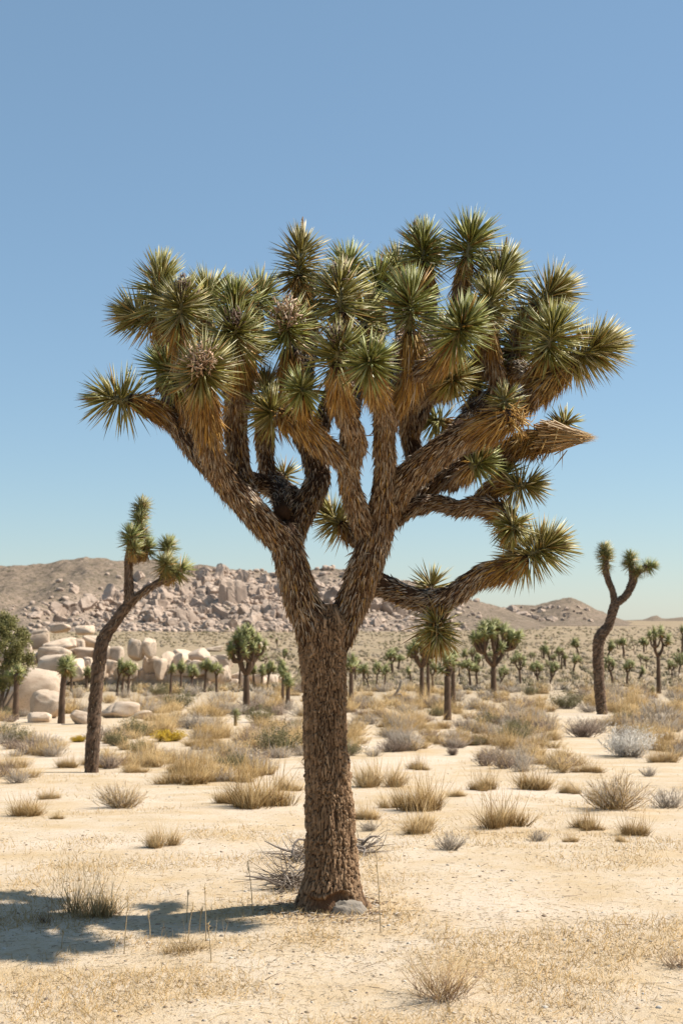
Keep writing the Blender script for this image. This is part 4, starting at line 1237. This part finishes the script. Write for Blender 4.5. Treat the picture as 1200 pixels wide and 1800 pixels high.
TUFT = {0: 'widest golden grass clump beside the shaded side of the plated trunk', 2: 'golden grass tuft close behind the sunlit side of the plated trunk', 3: 'small golden tuft below the pale grey domed shrub',
        4: 'tall full golden tuft on open sand beyond the sunlit side of the trunk', 6: 'golden tuft on the sand beside the small dark upright shrub', 8: 'long low row of golden grass on bare sand', 9: 'golden tuft just in front of the largest grey and gold shrub',
        10: 'golden tuft in front of where the two big grey shrubs touch', 11: 'thin straw tuft in front of the tall full golden tuft', 12: 'full golden tuft between the leaning slender trunk and the plated trunk', 13: 'golden tuft beyond the sand bank, next to the grey tangle of twigs', 14: 'lone sparse tuft on bare sand between the shadow and the grey tangle',
        18: 'straw tuft touching the far side of the widest golden clump', 28: 'thin straw tuft at the sunlit foot of the plated trunk'}
for i, (px, b, w, d) in enumerate(tuftpos):
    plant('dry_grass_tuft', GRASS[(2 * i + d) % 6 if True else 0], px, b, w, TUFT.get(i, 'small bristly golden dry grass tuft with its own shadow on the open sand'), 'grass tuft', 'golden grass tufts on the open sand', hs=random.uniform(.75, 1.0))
for i, (px, b, w) in enumerate([(945, 1478, 48), (790, 1494, 80), (400, 1336, 80), (65, 1312, 60), (655, 1330, 40), (600, 1320, 60), (245, 1340, 50), (330, 1340, 60), (440, 1325, 40), (370, 1330, 50), (1150, 1280, 110), (1190, 1276, 60), (840, 1290, 50), (30, 1330, 40), (650, 1460, 50), (1190, 1330, 50), (1140, 1365, 40)]):
    plant('grey_shrub', GREYS[i % 5], px, b, w, 'small grey brittle twig shrub rooted in pale sand', 'shrub', 'grey twig shrubs on the sand', hs=random.uniform(.7, 1.0), unitw=1.2)
# the dry scrub filling the flat out to the joshua trees
kinds = [('dry_grass_tuft', GRASS, 'dry straw coloured grass bunch in the crowded scrub flat', 'grass tuft', 'grass bunches of the scrub flat', 1.0),
         ('straw_shrub', STRAWY, 'straw coloured twiggy bush in the crowded scrub flat', 'shrub', 'straw bushes of the scrub flat', 1.2),
         ('grey_shrub', GREYS, 'ash grey twiggy bush in the crowded scrub flat', 'shrub', 'grey bushes of the scrub flat', 1.2),
         ('brown_shrub', BROWNS, 'dark brown twiggy bush in the crowded scrub flat', 'shrub', 'brown bushes of the scrub flat', 1.2),
         ('green_bush', GREENB, 'low olive green bush in the crowded scrub flat', 'bush', 'olive bushes of the scrub flat', 1.2)]
cnt = 0
while cnt < 620:
    row = 1212 + 165 * random.random() ** 1.35; px = random.uniform(-40, 1240)
    if 20 < px < 260 and row < 1250 and random.random() < .6: continue
    if any(abs(px - a) < w_ and -6 < row - b < 26 for a, b, w_ in ((297, 1303, 44), (143, 1304, 30), (105, 1270, 60), (213, 1262, 50), (414, 1276, 24), (995, 1246, 40), (1100, 1330, 80), (1024, 1296, 50), (140, 1270, 30), (433, 1256, 14), (1058, 1256, 16), (786, 1266, 14))): continue
    open_ = float(vnoise(px / 130, row / 28, 55))
    lim = 1.0 if row < 1275 else (.55 if row < 1320 else .3)
    if px < 640 and row > 1275: lim += .12
    if open_ > lim + .1: continue
    k = random.choices(range(5), [.27, .27, .29, .12, .03])[0]
    nm, ms, lb, ct, gr, uw = kinds[k]
    g = ground_at(px, row); wpx = random.uniform(.38, .95) * FPX / max(g[1], 16) * (1 + min(g[1], 90) / 110)
    zone_ = 'near the pale boulders' if px < 260 else 'between the boulder heap and the plated trunk' if px < 530 else 'behind the plated trunk' if px < 700 else 'below the wide crowned tree of the plain' if px < 960 else 'around the tall bent joshua tree'
    size_ = 'large ' if wpx > 48 else 'small ' if wpx < 26 else ''
    lb = size_ + lb.replace('in the crowded scrub flat', zone_)
    plant(nm, random.choice(ms), px, row, min(wpx, 62), lb, ct, gr, hs=random.uniform(.6, 1.0), unitw=uw)
    cnt += 1


def far_scrub():
    """bushes of the plain beyond, too many and too small to count"""
    mb = MB()
    N = 9000
    px = RNG.uniform(-150, 1350, N); row = 1104 + 112 * RNG.random(N) ** 1.25
    keep = ~((px < 430) & (row > 1140) & (row < 1200))
    px = px[keep]; row = row[keep]
    side = np.where(RNG.random(6500) < .5, RNG.uniform(-1500, -150, 6500), RNG.uniform(1350, 2700, 6500))
    srow = 1104 + 270 * RNG.random(6500) ** 1.4                     # the same scrub goes on to both sides
    px = np.concatenate([px, side]); row = np.concatenate([row, srow])
    Dd = np.interp(row, [r for r, _ in _rows][::-1], [d for _, d in _rows][::-1])
    X = (px - 600) / FPX * Dd; Y = np.sqrt(np.maximum(Dd ** 2 - X ** 2, 1)); Z = gz(X, Y)
    n = len(X)
    pal = np.array([(.30, .22, .12), (.38, .275, .15), (.24, .19, .09), (.42, .32, .21), (.20, .155, .075), (.33, .26, .18)])
    size = RNG.uniform(.3, .75, n) * (1 + Dd / 600)
    for k in range(12):
        o = np.stack([X + RNG.normal(0, .18, n) * size, Y + RNG.normal(0, .18, n) * size, Z - .05], -1)
        d = np.stack([RNG.normal(0, .8, n), RNG.normal(0, .8, n), np.ones(n)], -1)
        cc = pal[(np.arange(n) * 7919) % 6] * RNG.uniform(.8, 1.2, (n, 1))
        blades(mb, o, d, size * RNG.uniform(.5, .95, n), size * .3, cc, segs=1, thick=.6)
    o = mb.obj('scrub', M_BUSH, kind='stuff')
    tag(o, 'low dry scrub covering the far plain', 'scrub')


far_scrub()

# ------------------------------------------------------------------ juniper at the left edge
g = ground_at(0, 1262)
jn = link('juniper_bush', None, loc=g); tag(jn, 'tall ragged green bush overlapping the pale boulders', 'bush')
s_ = g[1] / FPX
mb = MB()
for i in range(9):
    a = random.uniform(0, 6.28); r1 = random.uniform(10, 55) * s_; z1 = random.uniform(80, 165) * s_
    tube(mb, smooth_path(np.array([[random.uniform(-4, 4) * s_, 0, -.05, 3.2 * s_], [math.cos(a) * r1 * .5, math.sin(a) * r1 * .5, z1 * .5, 2.2 * s_], [math.cos(a) * r1, math.sin(a) * r1, z1, .8 * s_]]), .1), (.15, .11, .08), 6, .1)
mb.obj('trunk', M_FARBARK, jn)
mb = MB(); NC = 120
for i in range(NC):
    u = unit(RNG.normal(size=3)); rr0 = RNG.uniform(.35, 1) ** .5
    c = np.array([u[0] * 52 * s_, u[1] * 46 * s_, 112 * s_ + u[2] * 62 * s_]) * [rr0, rr0, 1] 
    N = 120; rad = RNG.uniform(9, 17) * s_
    q = unit(RNG.normal(size=(N, 3)))
    blades(mb, c + q * rad * RNG.uniform(.1, .9, (N, 1)), q + RNG.normal(0, .5, (N, 3)) + [0, 0, .5], RNG.uniform(3, 7, N) * s_, 1.6 * s_, pick(np.array([(.20, .19, .055), (.27, .25, .08), (.14, .135, .04), (.33, .28, .10)]), N, .2), segs=2, thick=.4)
mb.obj('crown', M_BUSH, jn, kind='stuff')

# ------------------------------------------------------------------ litter around the huge tree
def dead_branch_pile(px, row, w, h, n, label):
    g = ground_at(px, row); s = g[1] / FPX
    mb = MB(); N = n
    o = np.stack([RNG.normal(0, w * .28, N) * s, RNG.normal(0, .14, N), RNG.uniform(0, 1, N) ** 2 * h * .8 * s], -1)
    d = np.stack([RNG.normal(0, 1, N), RNG.normal(0, .6, N), RNG.normal(.1, .25, N)], -1)
    blades(mb, o, d, RNG.uniform(.06, .26, N), RNG.uniform(.004, .009, N), pick(np.array([(.30, .245, .195), (.21, .16, .12), (.40, .33, .265), (.15, .11, .08)]), N), bend=RNG.normal(0, .35, (N, 3)), thick=.5, segs=3)
    for i in range(5):
        p0 = np.array([RNG.normal(0, w * .2) * s, RNG.normal(0, .12), .02]); p1 = p0 + [RNG.uniform(-.3, .3), RNG.uniform(-.15, .15), RNG.uniform(.0, h * s)]
        tube(mb, smooth_path(np.array([[*p0, .010], [*((p0 + p1) / 2 + RNG.normal(0, .04, 3)), .008], [*p1, .003]]), .04), (.27, .22, .18), 7, .15)
    o = mb.obj('dead_branch_pile', M_TWIG)
    o.location = g.tolist(); tag(o, label, 'dead branches')


dead_branch_pile(512, 1560, 36, 30, 220, 'grey heap of fallen dead leaves in shade against the trunk')
dead_branch_pile(526, 1512, 30, 26, 110, 'upper tangle of grey dead twigs leaning towards the trunk')
dead_branch_pile(636, 1500, 36, 22, 90, 'thin grey dead twigs beyond the sunlit side of the trunk')

for i, (px, b, t, ln) in enumerate([(218, 1678, 1582, 6), (328, 1622, 1568, 2), (329, 1660, 1590, 10), (362, 1655, 1560, -3), (445, 1608, 1518, -10), (372, 1692, 1628, -8), (108, 1668, 1640, 2), (200, 1676, 1650, 4), (265, 1650, 1606, -6), (669, 1640, 1500, -8), (350, 1640, 1600, 4)]):
    g = ground_at(px, b); s = g[1] / FPX; h = (b - t) * s
    mb = MB(); tube(mb, smooth_path(np.array([[0, 0, -.02, .003], [ln * s * .4, .01, h * .5, .0025], [ln * s, .02, h, .0014]]), .05), (.55, .42, .25), 5, .05)
    st = mb.obj('dry_stalk', M_DRY)
    mb = MB(); N = 14
    blades(mb, np.stack([ln * s * RNG.uniform(.75, 1, N), np.full(N, .018), h * RNG.uniform(.72, 1, N)], -1), RNG.normal(0, .5, (N, 3)) + [0, 0, 1], RNG.uniform(.012, .03, N), .004, pick(STRAW, N), segs=1)
    mb.obj('seed_head', M_DRY, st, kind='stuff')
    st.location = g.tolist(); tag(st, 'tall thin bleached grass stalk standing near the tree shadow', 'dry stalk', 'bleached stalks near the tree shadow')


def ground_cover():
    # short dry grass in patches
    N = 120000
    px = RNG.uniform(-150, 1350, N); row = 1335 + 480 * RNG.random(N)
    Dd = np.interp(row, [r for r, _ in _rows][::-1], [d for _, d in _rows][::-1])
    Y = Dd; X = (px - 600) / FPX * Dd
    dens = fbm(X / .9, Y / .9, 4, 71); k = RNG.random(N) < np.clip((dens - .49) * 6, .015, 1)
    X, Y, Dd = X[k], Y[k], Dd[k]; Z = gz(X, Y); n = len(X)
    mb = MB()
    d = np.stack([RNG.normal(0, .7, n), RNG.normal(0, .7, n), np.abs(RNG.normal(.8, .4, n))], -1)
    blades(mb, np.stack([X, Y, Z - .004], -1), d, RNG.uniform(.012, .05, n) * (1 + .8 * (RNG.random(n) < .05)), RNG.uniform(.0018, .0034, n) * (1 + Dd / 14), pick(STRAW, n, .2), bend=RNG.normal(0, .3, (n, 3)), segs=1)
    o = mb.obj('dry_grass', M_DRY, kind='stuff'); tag(o, 'short golden dry grass thinly covering the sand', 'dry grass')
    # straw and twigs lying flat
    N = 24000
    px = RNG.uniform(-150, 1350, N); row = 1345 + 470 * RNG.random(N)
    Dd = np.interp(row, [r for r, _ in _rows][::-1], [d for _, d in _rows][::-1]); X = (px - 600) / FPX * Dd; Y = Dd
    near = np.exp(-((X - TREE_X) ** 2 + (Y - TREE_Y) ** 2) / 3.0)
    k = RNG.random(N) < .35 + .65 * np.minimum(near * 1.6, 1)
    X, Y = X[k], Y[k]; n = len(X); Z = gz(X, Y)
    mb = MB(); a = RNG.uniform(0, 6.28, n)
    pal = np.array([(.62, .50, .33), (.58, .44, .24), (.36, .26, .17), (.55, .42, .27), (.72, .62, .47), (.24, .17, .11)])
    L = np.where(RNG.random(n) < .04, RNG.uniform(.06, .16, n), RNG.gamma(2.0, .011, n).clip(.008, .07))
    blades(mb, np.stack([X, Y, Z + .004], -1), np.stack([np.cos(a), np.sin(a), RNG.normal(.06, .08, n)], -1), L, RNG.uniform(.0016, .0036, n), pal[RNG.integers(0, 6, n)], bend=RNG.normal(0, .12, (n, 3)) * [1, 1, .3], segs=2, thick=.4)
    o = mb.obj('straw_litter', M_TWIG, kind='stuff'); tag(o, 'bits of straw and twig littering the sand', 'litter')
    # pebbles and gravel
    N = 6000
    px = RNG.uniform(-150, 1350, N); row = 1345 + 470 * RNG.random(N)
    Dd = np.interp(row, [r for r, _ in _rows][::-1], [d for _, d in _rows][::-1]); X = (px - 600) / FPX * Dd; Y = Dd; Z = gz(X, Y)
    v, f = ICO[1]; s = RNG.gamma(2, .0018, N).clip(.0015, .014)
    V = v[None] * s[:, None, None] * RNG.uniform(.7, 1.3, (N, len(v), 1)) * np.array([1.2, 1, .7]) + np.stack([X, Y, Z], -1)[:, None]
    Ff = f[None] + (np.arange(N) * len(v))[:, None, None]
    pal = np.array([(.55, .45, .34), (.42, .32, .22), (.30, .22, .16), (.62, .55, .46)])
    mb = MB(); mb.add(V.reshape(-1, 3), Ff.reshape(-1, 3), np.repeat(pal[RNG.integers(0, 4, N)], len(v), 0))
    o = mb.obj('gravel', M_CEMENT, kind='stuff'); tag(o, 'fine gravel scattered on the sand', 'gravel')


ground_cover()
# shed bark and dead leaves gathered round the foot of the huge tree
mb = MB(); N = 420
a = RNG.uniform(0, 6.28, N); rr_ = .19 + np.abs(RNG.normal(0, .11, N)); X_ = BASE[0] + rr_ * np.cos(a); Y_ = TREE_Y + rr_ * np.sin(a)
b = a + RNG.normal(1.57, .7, N)
blades(mb, np.stack([X_, Y_, gz(X_, Y_) + .004], -1), np.stack([np.cos(b), np.sin(b), RNG.normal(.05, .12, N)], -1), RNG.uniform(.02, .085, N), RNG.uniform(.004, .009, N), np.where(RNG.random((N, 1)) < .5, pick(BROWN, N), pick(GREY, N)), bend=RNG.normal(0, .2, (N, 3)) * [1, 1, .3], thick=.4)
tag(mb.obj('bark_litter', M_THATCH, kind='stuff'), 'shed bark and dead leaves round the trunk foot', 'litter')
